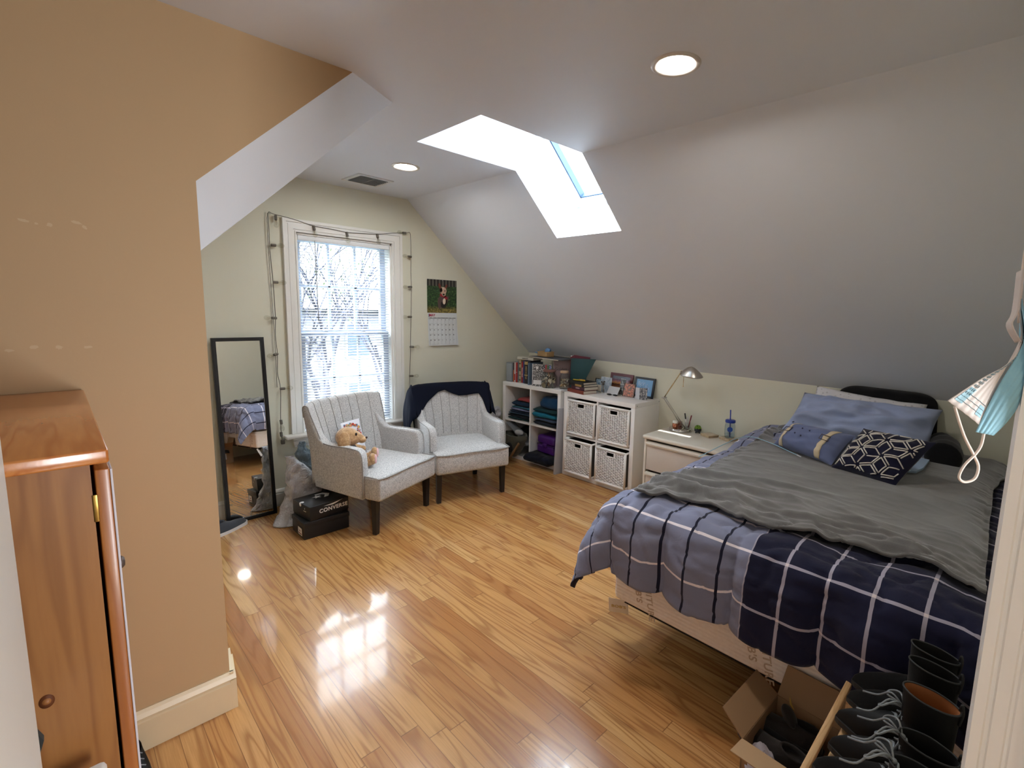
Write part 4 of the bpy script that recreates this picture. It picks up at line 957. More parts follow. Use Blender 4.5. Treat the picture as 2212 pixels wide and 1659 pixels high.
# ------------------------------------------------------------------ on top of the basket unit
# stack of four books, spines facing the room
zb=.7702; sp=(3.214,3.016); ang2=math.atan2(2.787-3.017,3.213-3.252)
def st_book(lb,dx,dy,h,w,d,col,tx,tc,bands=(),drot=0,ts=.6):
    global zb
    t=book('book',lb,(3.252+dx,3.012+dy,zb),ang2+rad(drot),h,w,d,col,txt=tx,tcol=tc,flat=True,tsize=ts,group='stack of books',bands=bands); zb+=h+.0004; return t
st_book('rust red book at the bottom of the small stack',0,0,.031,.228,.158,(118,48,34),None,(150,96,70),((.12,.125),(.86,.865)))
st_book('maroon book second from the bottom of the small stack',.002,-.045,.031,.182,.165,(70,30,46),'GREEN',(196,170,176))
st_book('black book with a gold spine label in the small stack',-.002,-.03,.022,.197,.165,(28,24,24),None,(150,116,60),((.38,.84),))
st_book('black softcover notebook on top of the small stack',-.003,-.01,.020,.215,.16,(16,18,18),None,(40,40,40))
for (a,b,c,mt,lb) in [((3.275,2.965),(3.30,2.845),.0055,(196,172,52),'yellow highlighter lying on the black notebook'),((3.335,2.945),(3.335,2.83),.004,(170,104,60),'orange pen lying on the black notebook')]:
    o=thing('pen',lb,'pen',(a[0],a[1],zb+c)); m=MB(); d=(b[0]-a[0],b[1]-a[1]); m.tube([(0,0,0),(d[0]*.62,d[1]*.62,0)],c,10); m.build('barrel',plain(*mt,rough=.35),o)
    MB().tube([(d[0]*.62,d[1]*.62,0),(d[0],d[1],0)],c*1.1,10).build('cap',plain(*(mt if c>.005 else (30,30,30)),rough=.35),o)
# frames and photos
def stand(name,label,xb,y0,y1,h,lean,fr,fcol,art,cat='picture frame',group=None,thick=.012,rot=0,z=.7702):
    """frame seen from -x: spans y0 (far) to y1 (near), base at x=xb, leaning back by lean metres"""
    t=thing(name,label,cat,(xb,y0,z),0,group); W2=y0-y1; t.rotation_euler=(0,0,0)
    a=math.atan2(lean,h); t.rotation_euler=Matrix.LocRotScale(None,Matrix.Rotation(rad(-90+rot),3,'Z')@Matrix.Rotation(-a,3,'X'),None).to_euler()
    if fr: MB().frame(0,W2,0,h,fr,0,thick).build('frame',plain(*fcol,rough=.35),t)
    m=MB(); m.add([(fr*.9,.003,fr*.9),(W2-fr*.9,.003,fr*.9),(W2-fr*.9,.003,h-fr*.9),(fr*.9,.003,h-fr*.9),(fr*.9,.006,fr*.9),(W2-fr*.9,.006,fr*.9),(W2-fr*.9,.006,h-fr*.9),(fr*.9,.006,h-fr*.9)],[(0,1,2,3),(7,6,5,4),(0,4,5,1),(1,5,6,2),(2,6,7,3),(3,7,4,0)],0,uvs=[(0,0),(1,0),(1,1),(0,1)]*2)
    m.build('picture',art,t); return t
def art_sunset():
    t=NT('sunset_print'); sp=t.n('ShaderNodeSeparateXYZ'); c=t.n('ShaderNodeTexCoord'); t.l(c.outputs['UV'],sp.inputs[0]); n=t.noise(t.coord('UV',scale=(1.5,5,1)),5,4)
    f=t.math('ADD',sp.outputs[1],t.math('MULTIPLY',t.math('SUBTRACT',n,.5),.35)); t.set(col=t.ramp(f,[(0,rgb(44,26,22)),(.28,rgb(150,100,70)),(.42,rgb(70,44,44)),(.52,rgb(206,150,96)),(.66,rgb(150,110,130)),(.82,rgb(52,54,66))]),rough=.2); return t.m
def art_strokes():
    t=NT('blue_lettered_print'); co=t.coord('UV',rot=(0,0,.5)); n=t.noise(t.coord('UV',scale=(2,2,1)),6,3,.6,1.5); w=t.n('ShaderNodeTexWave'); t.l(co,w.inputs[0]); w.inputs['Scale'].default_value=16; w.inputs['Distortion'].default_value=1.5
    base=t.mix(w.outputs['Fac'],rgb(92,150,206),rgb(140,186,224)); t.set(col=base,rough=.25); return t.m
def art_noise(nm,stops,sc=6,seed=0,dist=.5):
    t=NT(nm); n=t.noise(t.coord('UV',loc=(seed,seed*1.7,0)),sc,4,.6,dist); t.set(col=t.ramp(n,stops),rough=.3); return t.m
FR='pictures on the basket shelf'
stand('picture_frame','red framed sunset print leaning on the wall above the baskets',3.535,2.765,2.515,.182,.035,.026,(92,28,36),art_sunset(),group=FR)
t=stand('picture_frame','black framed light blue lettered print leaning on the wall',3.535,2.49,2.285,.175,.035,.018,(24,26,38),art_strokes(),group=FR)
m=MB(); mm=T(0,0,0); rn=random.Random(5)
m.text('Bri',.05,0,T(.065,.0018,.118)@RX(90)@RZ(8),bold=-.0008); 
for k,(x0,z0) in enumerate([(.09,.075),(.12,.10),(.14,.07),(.10,.05)]): m.tube(smooth_path([(x0-.03,.0018,z0),(x0-.015,.0018,z0+.03),(x0,.0018,z0-.01),(x0+.012,.0018,z0+.022),(x0+.02,.0018,z0-.012)],5),.0012,5)
m.build('lettering',plain(206,224,240,rough=.4),t)
stand('wire_picture','thin black wire frame with a small print at the left of the pictures',3.50,2.905,2.80,.115,.02,.006,(36,36,34),art_noise('small_print',[(.3,rgb(60,84,110)),(.5,rgb(130,160,180)),(.7,rgb(190,200,206))]),group=FR)
stand('postcard','pale blue postcard standing behind the easel',3.47,2.815,2.69,.142,.02,0,None,art_noise('sky_print',[(.3,rgb(120,136,152)),(.55,rgb(170,182,194)),(.8,rgb(206,210,214))],3),cat='postcard',group=FR)
stand('small_photo','small orange brown photo leaning against the stack of books',3.42,2.87,2.82,.065,.015,0,None,art_noise('amber_print',[(.3,rgb(30,22,20)),(.5,rgb(150,90,50)),(.7,rgb(214,150,90))]),cat='photo',group=FR)
stand('white_card','white handwritten card propped in front of the red frame',3.43,2.705,2.585,.082,.055,0,None,art_noise('ink_card',[(.3,rgb(110,112,120)),(.4,rgb(200,202,206)),(.8,rgb(220,220,222))],22),cat='card',group=FR)
t=stand('photo_strip','black and white photo strip leaning on the red frame',3.475,2.60,2.545,.145,.03,0,None,art_noise('booth_print',[(.35,rgb(24,24,24)),(.55,rgb(90,90,88)),(.7,rgb(180,178,174))],4),cat='photo strip',group=FR)
m=MB(); 
for zz in (.0,.047,.094,.143): m.box(0,.055,.001,.003,zz,zz+.003)
m.build('white_border',plain(220,220,216),t)
stand('small_photo','warm orange family photo standing in front of the blue print',3.455,2.545,2.425,.118,.03,.003,(60,48,30),art_noise('family_print',[(.32,rgb(34,26,16)),(.45,rgb(110,74,34)),(.55,rgb(190,80,40)),(.66,rgb(214,150,100)),(.8,rgb(60,60,40))],7,3),cat='photo',group=FR)
t=thing('photo_card','open white card with a grey photo, nearest the shelf corner','card',(3.44,2.395,.7702),rad(-90+8),FR)
MB().rbox(-.0,.052,0,.002,0,.098,.0004,M=RZ(-22)).build('white_leaf',plain(206,208,212,rough=.6),t); 
m=MB(); m.add([(.05,-.0195,0),(.112,-.004,0),(.112,-.004,.10),(.05,-.0195,.10),(.05,-.0175,0),(.112,-.002,0),(.112,-.002,.10),(.05,-.0175,.10)],[(0,1,2,3),(7,6,5,4),(0,4,5,1),(1,5,6,2),(2,6,7,3),(3,7,4,0)],uvs=[(0,0),(1,0),(1,1),(0,1)]*2); m.build('photo_leaf',art_noise('grey_portrait',[(.3,rgb(24,26,34)),(.5,rgb(110,112,118)),(.62,rgb(206,204,200)),(.8,rgb(60,62,70))],5,2),t)
t=thing('easel_ornament','tiny wooden easel figure standing before the pale postcard','ornament',(3.435,2.755,.7702),rad(-80))
m=MB(); m.tube([(-.018,0,0),(-.008,.0,.085)],.0022,6); m.tube([(.018,0,0),(.006,.0,.085)],.0022,6); m.tube([(0,.03,0),(0,.002,.085)],.002,6); m.build('easel_legs',plain(130,118,96,rough=.6),t); MB().rbox(-.045,-.008,-.006,-.002,.012,.07,.001).build('mini_canvas',plain(196,192,180,rough=.6),t)
m=MB(); m.sphere((.012,-.006,.085),(.012,.010,.014),12,8); m.sphere((.022,-.006,.105),(.010,.008,.008),10,6); m.sphere((-.004,-.006,.10),(.008,.007,.009),10,6); m.build('dried_flower',plain(92,88,86,rough=.8),t)
t=thing('sunglasses','black sunglasses lying on top of the basket shelf','sunglasses',(3.385,2.60,.7702),rad(-84))
m=MB()
for s in (-1,1): m.sphere((s*.03,0,.009),(.026,.008,.008),16,8)
m.build('lenses',plain(14,14,16,rough=.15),t); m=MB(); m.tube([(-.008,0,.010),(.008,0,.010)],.002,6)
for s in (-1,1): m.tube(smooth_path([(s*.055,.0,.010),(s*.056,.05,.006),(s*.045,.075,.003)],4),.002,6)
m.build('frame',plain(20,18,18,rough=.3),t)
# ------------------------------------------------------------------ nightstand
NZ=.572; nx0,ny0,nw,nd=3.128,2.072,.62,.42
t=thing('nightstand','low cream white laminate nightstand with rounded drawer lips','nightstand',(nx0,ny0,0),rad(-89.4)); ns=t
M_nt=plain(214,208,196,rough=.3,var=.02,name='laminate'); M_nd=plain(196,186,176,rough=.4,var=.02,name='drawer_laminate'); M_edge=plain(70,54,44,rough=.6)
MB().rbox(-.012,nw+.012,-.016,nd,NZ-.032,NZ,.012,seg=3).build('top_panel',M_nt,t)
for x0 in (0,nw-.018): MB().rbox(x0,x0+.018,0,nd,0,NZ-.032,.001).build('side_panel',M_nt,t)
MB().box(.018,nw-.018,.05,nd-.004,.02,NZ-.034).build('carcass',M_edge,t)
MB().box(.018,nw-.018,.03,.05,0,.05).build('plinth',M_nt,t)
for z0,z1 in ((.30,.525),(.058,.283)):
    d=MB().rbox(.022,nw-.022,.004,.05,z0,z1-.03,.001).build('drawer',M_nd,t)
    m=MB(); prof=[(.004,z1-.034),(-.010,z1-.030),(-.014,z1-.018),(-.010,z1-.006),(.004,z1-.002),(.02,z1-.002),(.02,z1-.034)]
    n=len(prof); m.add([(.022,y,z) for y,z in prof]+[(nw-.022,y,z) for y,z in prof],[tuple(range(n)),tuple(range(n,2*n))[::-1]]+[(i,(i+1)%n,n+(i+1)%n,n+i) for i in range(n)],0,False); m.build('handle',M_nt,d)
# ------------------------------------------------------------------ desk lamp
M_ni=NT('brushed_nickel'); M_ni.set(col=(.52,.50,.46,1),metal=1,rough=.28); M_ni=M_ni.m
Lx,Ly=3.462,1.955
t=thing('desk_lamp','brushed metal folding desk lamp on the nightstand with its shade under the slope','desk lamp',(Lx,Ly,NZ))
M_chr=NT('polished_chrome'); M_chr.set(col=(.62,.61,.58,1),metal=1,rough=.1); M_chr=M_chr.m
MB().lathe([(0,0),(.088,0),(.092,.004),(.092,.016),(.088,.021),(.06,.023),(0,.025)],48).build('base',M_chr,t)
# joint points (world) -> local
J0=Vector((3.475-Lx,1.935-Ly,.022)); J1=Vector((3.325-Lx,2.040-Ly,.842-NZ)); J2=Vector((3.34-Lx,1.915-Ly,1.055-NZ))
m=MB(); o=Vector((0,.010,0))
for s in (-1,1): m.tube([J0+o*s,J1+o*s],.0042,10)
m.build('lower_arm',M_ni,t)
m=MB(); m.tube([J1-Vector((.018,.0,0)),J1+Vector((.018,0,0))],.006,12); m.rbox(-.02,.02,-.016,.016,-.004,.004,.003,M=T(*J1)); m.build('joint',M_ni,t)
m=MB(); m.tube([J1,J2+(J2-J1).normalized()*.012],.0042,10); m.build('upper_arm',plain(206,186,140,rough=.25,metal=1),t)
m=MB(); m.sphere(J2,(.010,.010,.010),14,8); m.build('swivel',M_ni,t)
# shade: flattened cone, apex up, opening faces down and slightly to the room
SC0=Vector((3.365-Lx,1.840-Ly,1.100-NZ)); Q=T(*SC0)@RZ(-100)@RX(0)@Matrix.Scale(1.0,4)
m=MB(); M0=T(*SC0)@Matrix.Rotation(rad(6),4,'X')@Matrix.Rotation(rad(-10),4,'Y')
pr=[(.012,.0),(.03,-.006),(.062,-.030),(.088,-.058),(.094,-.066)]
m.lathe(pr+[(r-.002,z-.001) for r,z in pr[::-1]],32,M=M0@Matrix.Diagonal((.70,1.0,1,1)),cap=False)
m.lathe([(0,.002),(.013,.001),(.013,-.004)],20,M=M0@Matrix.Diagonal((.8,1,1,1)),cap=False)
sh=m.build('lamp_shade',M_ni,t)
MB().sphere((0,0,-.042),(.014,.014,.02),12,8,M=M0).build('bulb',plain(222,222,216,rough=.3),sh)
m=MB(); m.tube([M0@Vector((0,.062,-.045)),M0@Vector((0,.062,-.045))+Vector((0,0,-.115))],.0022,8); m.sphere(M0@Vector((0,.062,-.045))+Vector((0,0,-.118)),(.0045,.0045,.0045),10,6); m.build('aiming_rod',plain(206,180,130,rough=.25,metal=1),t)
MB().tube(smooth_path([(.03,.08,.006),(.07,.1,.004),(.11,.085,.004),(.115,.12,-.05)],6),.0025,6).build('power_cord',plain(190,188,180,rough=.5),t)
# ------------------------------------------------------------------ things on the lamp base and top
zb2=NZ+.0235
t=thing('candle_jar','copper glass candle jar with a white lid on the lamp base','candle',(3.425,1.985,zb2)); 
MB().lathe([(0,0),(.021,0),(.023,.004),(.023,.036),(0,.036)],24).build('jar_body',plain(168,104,76,rough=.22,metal=.5),t); MB().lathe([(0,.036),(.0225,.036),(.0225,.052),(.021,.054),(0,.054)],24).build('lid',plain(224,220,210,rough=.4),t)
t=thing('copper_jar','small shiny copper jar behind the candle on the lamp base','jar',(3.495,1.985,zb2)); MB().lathe([(0,0),(.016,0),(.020,.01),(.020,.035),(.017,.04),(0,.04)],24).build('jar_body',plain(176,120,106,rough=.15,metal=.8),t)
t=thing('pen_glass','small clear glass holding pens on the lamp base','glass',(3.478,1.905,zb2)); MB().lathe([(0,.002),(.019,.002),(.021,.008),(.022,.05)],24,cap=False).build('glass_body',glass_mat('clear_glass',(.85,.87,.87),3),t)
for i,(dx,dy,tx,ty,h,c_,w_) in enumerate([(-.006,.004,-.010,.018,.115,(20,20,22),.0055),(.004,-.004,.012,-.016,.10,(122,34,50),.005),(.0,.0,.0,.004,.09,(196,196,200),.004)]):
    o=thing('pen',['black marker standing in the glass, leaning left','dark red pen standing in the glass, leaning right','silver pen standing in the middle of the glass'][i],'pen',(3.478+dx,1.905+dy,zb2+.006))
    e=Vector((tx,ty,h)); MB().tube([(0,0,0),e*.62],w_*.8,10).build('barrel',plain(*(c_ if i else (220,220,220)),rough=.3),o); MB().tube([e*.60,e],w_,10).build('cap',plain(*c_,rough=.3),o)
t=thing('potted_plant','tiny round green plant in a black three legged pot','plant',(3.485,1.818,NZ+.0005))
m=MB(); m.lathe([(0,.006),(.017,.007),(.026,.018),(.028,.034),(.025,.038),(0,.036)],24)
for k in range(3): a=2*PI*k/3+.5; m.tube([(.013*math.cos(a),.013*math.sin(a),.011),(.020*math.cos(a),.020*math.sin(a),0)],[.007,.004],8)
m.build('pot',plain(28,36,44,rough=.5),t)
m=MB(); rn=random.Random(2)
for k in range(70):
    d=Vector((rn.gauss(0,1),rn.gauss(0,1),abs(rn.gauss(0,.9)))).normalized(); p=Vector((0,0,.038))+d*.021*Vector((1,1,.85)).length/1.6; m.sphere(p,(.0062,.0062,.0055),8,5,mat=k%2)
m.build('foliage',[plain(86,124,30,rough=.6),plain(112,148,44,rough=.6)],t)
cw=wood('light_wood',(196,176,146),(170,146,112),(150,126,96),scale=3,axis='X')
def coaster(x,y,z,rz,lb):
    t=thing('coaster',lb,'coaster',(x,y,z),rad(rz),'square wooden coasters'); MB().rbox(-.048,.048,-.048,.048,0,.008,.001).build('coaster_slab',cw,t); return t
coaster(3.462,1.708,NZ+.0005,-22,'bottom wooden coaster of the left pair'); coaster(3.464,1.706,NZ+.009,-25,'top wooden coaster of the left pair')
coaster(3.478,1.560,NZ+.0005,-18,'bottom wooden coaster of the pair under the tumbler'); coaster(3.476,1.562,NZ+.009,-16,'wooden coaster directly under the blue lidded tumbler')
t=thing('tumbler','clear plastic tumbler with a blue lid and blue straw on coasters','tumbler',(3.478,1.556,NZ+.0175))
MB().lathe([(0,.002),(.032,.002),(.036,.006),(.037,.03),(.037,.095),(.032,.112),(.032,.118)],32,cap=False).build('cup_body',glass_mat('cup_plastic',(.82,.87,.92),3.0),t)
Bl=plain(26,58,156,rough=.35)
MB().lathe([(0,.116),(.034,.116),(.0365,.118),(.0365,.133),(.034,.136),(0,.136)],32).build('lid',Bl,t); MB().tube([(.004,-.002,.006),(-.004,.003,.212)],.0045,12).build('straw',Bl,t)
m=MB(); n=18; R_=.0374
def onc(a,z): return (R_*math.cos(a),R_*math.sin(a),z)
c0=rad(205); m.add([onc(c0+.55*math.cos(2*PI*i/n),.07+.0195*math.sin(2*PI*i/n)) for i in range(n)],[tuple(range(n))],0); m.build('round_logo',plain(38,84,170,rough=.4),t,solid=.0006)
MB().lathe([(0,.004),(.0345,.004),(.0355,.03),(0,.03)],32).build('ice_water',glass_mat('water',(.9,.95,.97),.6),t)
# ------------------------------------------------------------------ bed: head at the knee wall, foot towards the room
BX0,BX1,BY0,BY1=1.70,3.575,.0,1.25
t=thing('bed','low full size bed with a cream quilted box spring, head against the right wall','bed',(BX0,BY0,0)); 
L_,W_=BX1-BX0,BY1-BY0
bs=NT('quilted_ticking'); co=bs.coord(); w=bs.n('ShaderNodeTexWave'); mp=bs.n('ShaderNodeMapping'); mp.inputs['Scale'].default_value=(1,1,9); bs.l(co,mp.inputs[0]); bs.l(mp.outputs[0],w.inputs[0]); w.wave_type='BANDS'; w.bands_direction='Z'; w.inputs['Scale'].default_value=2.2; w.inputs['Distortion'].default_value=3; w.inputs['Detail'].default_value=1; w.inputs['Detail Scale'].default_value=.35
bs.set(col=bs.mix(bs.noise(co,60,3),rgb(222,210,200),rgb(238,230,222)),rough=.85,sheen=.2); bs.bump(w.outputs['Fac'],.35,.004)
m=MB(); m.rbox(0,L_,.0,W_,.205,.402,.02,seg=3); m.text
for y,ln in ((1.12,("BOB'S","FURNITURE")),(.62,("BOB'S","FURNITURE")),(.24,("BOB'S","FURNITURE")),):
    for k,s in enumerate(ln): m.text(s,.042,1,T(-.0008,y-.055*k,.30-.0)@RZ(-90)@RX(90)@RZ(-78),bold=.0008,spacing=1.05)
m.build('box_spring',[bs.m,plain(186,166,146,rough=.8)],t)
MB().rbox(.01,L_-.01,.01,W_-.01,.403,.655,.04,seg=3).build('mattress',plain(214,212,208,rough=.8),t)
fr=MB().box(.03,L_-.02,.03,W_-.03,.185,.204).build('bed_frame',plain(30,28,28,rough=.5,metal=.6),t)
for x,y in ((.42,.12),(.42,W_-.16),(L_-.1,.08),(L_-.1,W_-.07),(L_/2+.2,W_/2)):
    MB().lathe([(.022,0),(.024,.01),(.018,.03),(.018,.186),(0,.186)],12,M=T(x,y,0)).build('leg',plain(24,22,22,rough=.5),t)
m=MB(); Mg=T(.012,W_-.02,.20)@RZ(-60)@RX(24); m.rbox(-.045,.045,-.0006,.0006,-.10,-.0,.0005,M=Mg); m.text("BOB'S",.026,1,Mg@T(0,-.001,-.055)@RX(90),bold=.0006)
m.build('law_tag',[plain(222,214,206,rough=.6),plain(190,160,90,rough=.6)],t)
# comforter
X0,Y1,ZT,RR=1.70,1.185,.712,.085
SEAM=[1.60,1.21,.945,.67,.385,.06,-.25]
def puff(y):
    for a,b in zip(SEAM,SEAM[1:]):
        if b<=y<=a: return max(0,math.sin(PI*(a-y)/(a-b)))**.45
    return 0
def edge(d):
    if d<0: return d,0.0
    if d<RR*PI/2: return RR*math.sin(d/RR),RR*(1-math.cos(d/RR))
    return RR+.02*(d-RR*PI/2),RR+(d-RR*PI/2)
def comf_pos(s,b,lift=0.0):
    ds=s-1.75; db=b-Y1     # s measured from x=3.45 towards the foot
    x=3.45-s; y=b; z=ZT; nx=Vector((0,0,1))
    if ds>-.0 and db<=0:
        o,dn=edge(ds); x=X0-o; z=ZT-dn; nx=Vector((-1,0,0)) if dn>RR*.9 else Vector((-math.sin(ds/RR),0,math.cos(ds/RR)))
    elif db>0 and ds<=0:
        o,dn=edge(db); y=Y1+o; z=ZT-dn; nx=Vector((0,1,0)) if dn>RR*.9 else Vector((0,math.sin(db/RR),math.cos(db/RR)))
    elif ds>0 and db>0:
        ph=math.atan2(db,ds); d=math.hypot(ds,db)*.97; o,dn=edge(d); fl=math.sin(2*ph)
        o+=.30*max(0,d-.08)*fl; dn-=.02*fl*max(0,d-.1); x=X0-o*math.cos(ph); y=Y1+o*math.sin(ph); z=ZT-dn
        nx=Vector((-math.cos(ph),math.sin(ph),.2)).normalized()
    p=Vector((x,y,z))
    pf=puff(b); hang=sstep(.02,.2,max(ds,db)); wob=nz((x*1.0,y,z),7,5)*.012+nz((x,y,z),19,9)*.008-max(0,.12-abs(nz((x*1.6,y*.8,z*1.5),9,15)))*.09
    line=math.exp(-((ds-.125)/.014)**2)*.007 + math.exp(-((ds+.17)/.014)**2)*.006
    p+=nx*(pf*(.014+.032*hang)-line+wob*(1-.2*hang)+lift)
    # soft vertical folds along the hem
    p+=nx*(.006*math.sin(b*31+1)*hang*max(0,1))
    if ds<0: p.z+=.055*sstep(2.75,3.15,x)*sstep(.85,1.08,b)*(1-sstep(1.2,1.45,b)*.6)*(1-sstep(3.3,3.45,x)*.5)
    # sag towards the near wall
    if b<.05: p.z-=(.05-b)*.25
    return p
S1,B1=1.75+.352,Y1+.345
cm=NT('plaid_comforter'); tc=cm.n('ShaderNodeTexCoord'); sp=cm.n('ShaderNodeSeparateXYZ'); cm.l(tc.outputs['UV'],sp.inputs[0]); U,V=sp.outputs[0],sp.outputs[1]
def stripe(v,off,pitch,w): # 1 inside the stripe
    f=cm.math('FRACT',cm.math('ADD',cm.math('DIVIDE',cm.math('SUBTRACT',v,off),pitch),.5)); return cm.math('LESS_THAN',cm.math('ABSOLUTE',cm.math('SUBTRACT',f,.5)),w/2/pitch)
isg=cm.math('GREATER_THAN',V,.621)
n=cm.noise(cm.coord('Object'),4,3); grey=cm.mix(n,rgb(112,116,140),rgb(128,132,156)); navy=cm.mix(n,rgb(15,17,44),rgb(21,23,54)); wh=rgb(224,216,222)
rs=stripe(U,1.82,.162,.0085); vg=stripe(V,.716,.1215,.010); vn=stripe(V,.498,.1235,.0105)
cg=cm.mix(rs,grey,wh); cg=cm.mix(vg,cg,rgb(18,20,44))
whn=rgb(160,156,172); cn=cm.mix(cm.math('MAXIMUM',rs,vn),navy,whn); cn=cm.mix(cm.math('MULTIPLY',rs,vn),cn,rgb(214,204,206))
cm.set(col=cm.mix(isg,cn,cg),rough=.85,spec=.25,sheen=.12); cm.bump(cm.noise(cm.coord('Object'),22,5,.6,.8),.35,.006)
m=MB(); NUc,NVc=190,150
def cfn(u,v): s=u*S1; b=lerp(-.005,B1,v); s2=s if s<1.75 else 1.75+(s-1.75)*(1+.05*puff(b)); return comf_pos(s2,b)
def cuv(u,v): s=u*S1; b=lerp(-.005,B1,v); return (s,b)
m.grid(NUc,NVc,cfn,uvfn=cuv)
c_=tag(m.build('comforter',cm.m,None,solid=0),'navy and grey blue windowpane plaid comforter spread over the bed','comforter')
md=c_.modifiers.new('s','SOLIDIFY'); md.thickness=.022; md.offset=-1
c_.data.materials.append(plain(20,22,44,rough=.85,var=.1)); md.material_offset=1; md.material_offset_rim=1
# grey fleece blanket
fl=NT('grey_fleece'); co=fl.coord(); nb=fl.noise(co,5,5,.65,1.2); nf=fl.noise(co,500,2); fl.set(col=fl.mix(nf,fl.ramp(nb,[(.3,rgb(68,67,67)),(.52,rgb(90,89,88)),(.72,rgb(122,120,118))]),rgb(98,96,95)),rough=1,spec=.1,sheen=.55); fl.bump(fl.noise(co,260,3),.4,.002)
foot=[(-.02,1.80),(.013,1.80),(.154,1.83),(.25,1.845),(.373,1.845),(.46,1.81),(.55,1.775),(.64,1.77),(.72,1.762),(.84,1.785),(.97,1.79),(1.06,1.75),(1.12,1.70),(1.16,1.672),(1.19,1.70),(1.25,1.78)]
def interp(T_,y):
    for (a,x),(b,z) in zip(T_,T_[1:]):
        if a<=y<=b: f=(y-a)/(b-a); f=f*f*(3-2*f); return lerp(x,z,f)
    return T_[-1][1] if y>T_[-1][0] else T_[0][1]
def near(x): return interp([(1.6,.012),(1.78,.015),(2.0,.028),(2.6,.045),(3.0,.055),(3.16,.04),(3.3,.012),(3.5,.012)],x)
def far(x): return interp([(1.6,1.175),(1.9,1.155),(2.28,1.10),(2.7,1.145),(2.9,1.135),(3.2,1.14),(3.5,1.08)],x)
def bl(u,v):
    y0=lerp(.012,1.20,v); x_f=interp(foot,y0); x=lerp(x_f,3.50,u); y=lerp(near(x),far(x),v)
    base=comf_pos(3.45-x,min(y,Y1+.02)); z=lerp(max(base.z,ZT)+.017,ZT+.040,sstep(0,.12,u)*sstep(0,.08,v)*(1-sstep(.92,1,v)))
    # long folds that run across the bed near the foot, fading towards the head
    k=0
    for (sc,st,am,sd) in ((4,1.6,.020,1),(8,3.5,.011,5),(17,8,.005,9)):
        q=nz((x*sc+math.sin(y*2.2+x)*1.6+y*1.5,y*st,0),1,sd); k+=am*(1-min(1,abs(q)*2.6))**2
    fade=.75-.62*sstep(1.85,2.35,x)+.25*sstep(.7,1.1,y)*(1-sstep(2.3,2.9,x)); hd=(x-x_f); k+=.55*.012*sum(math.exp(-((hd-h0)/.012)**2) for h0 in (.035,.075,.12))*(1+nz((y*3,hd*4,0),1,2)); edge_=sstep(0,.04,u)
    # deep ridges at the far foot corner
    c=math.exp(-((x-1.86-.12*(1.05-y))/.030)**2)*.030*sstep(.62,.95,y)+math.exp(-((x-1.95-.25*(1.0-y))/.028)**2)*.024*sstep(.5,.8,y)+math.exp(-((x-2.10-.3*(1.0-y))/.03)**2)*.018*sstep(.4,.8,y)
    z+=k*fade+c+.006*math.sin(y*40)*(1-edge_)*.6
    if v<.02: z-=.004
    z+=nz((x,y,0),3.2,12)*.010*sstep(0,.1,u)
    return (x,y,z)
m=MB(); m.grid(200,130,bl); b_=tag(m.build('fleece_blanket',fl.m,None),'wrinkled charcoal grey fleece blanket lying over the plaid comforter','blanket')
md=b_.modifiers.new('s','SOLIDIFY'); md.thickness=.010; md.offset=0
# ------------------------------------------------------------------ pillows
def pillow_fn(BL,BR,TL,TR,th,sag=0,pinch=.07,seed=0,wr=.01,rnd=0):
    BL,BR,TL,TR=map(Vector,(BL,BR,TL,TR)); n=((BR-BL).cross(TL-BL)).normalized()
    def fn(u,v,side):
        a=2*u-1;b=2*v-1; pu=u-.5; pv=v-.5
        u2=.5+pu*(1-pinch*(1-abs(b)**2)*abs(a)**4-rnd*abs(b)**5*abs(a)**2); v2=.5+pv*(1-pinch*(1-abs(a)**2)*abs(b)**4-rnd*abs(a)**5*abs(b)**2)
        p=BL.lerp(BR,u2).lerp(TL.lerp(TR,u2),v2)
        e=max(0,(1-abs(a)**2.6)*(1-abs(b)**2.6))**.62
        w=(nz((u*3,v*3,side),2.2,seed)*wr*2+nz((u,v,side),9,seed+4)*wr*.7)*min(1,e*2)
        return p+n*(side*(th/2*e*(1+sag*(.5-v)))+w)
    return fn
def pillow(name,label,cat,c,th,mat,seg=36,**k):
    fn=pillow_fn(*c,th,**k); o=(Vector(c[0])+Vector(c[1]))/2
    m=MB(); 
    for s in (1,-1): m.grid(seg,seg,lambda u,v:fn(u,v,s)-o)
    ob=m.build(name,mat,None,tuple(o)); 
    bm=bmesh.new(); bm.from_mesh(ob.data); bmesh.ops.remove_doubles(bm,verts=bm.verts,dist=.0006); bmesh.ops.recalc_face_normals(bm,faces=bm.faces); bm.to_mesh(ob.data); bm.free()
    return tag(ob,label,cat),fn,o
ZB=.748
t=thing('backrest_pillow','black backrest pillow with padded arms behind the bed pillows','backrest pillow',(3.50,.62,ZB))
M_blk=fabric('black_velour',12,12,15,var=.2,scale=400,sheen=.15)
fn=pillow_fn((-.06,.34,-.0),(-.06,-.30,-.0),(.042,.24,.335),(.042,-.27,.330),.13,pinch=.02,seed=4,wr=.006,rnd=.13)
m=MB(); 
for s in (1,-1): m.grid(30,30,lambda u,v:fn(u,v,s))
m.build('back_cushion',M_blk,t)
m=MB(); m.tube(smooth_path([(-.05,-.31,.07),(-.16,-.335,.065),(-.27,-.35,.055),(-.335,-.35,.045)],5),[.06]*5+[.075]*5+[.08]*5+[.055],18); m.build('padded_arm',M_blk,t)
m=MB(); m.tube(smooth_path([(-.05,.33,.07),(-.12,.37,.065),(-.20,.385,.055),(-.25,.385,.045)],5),[.05]*5+[.06]*5+[.06]*5+[.04],18); m.build('padded_arm',M_blk,t)
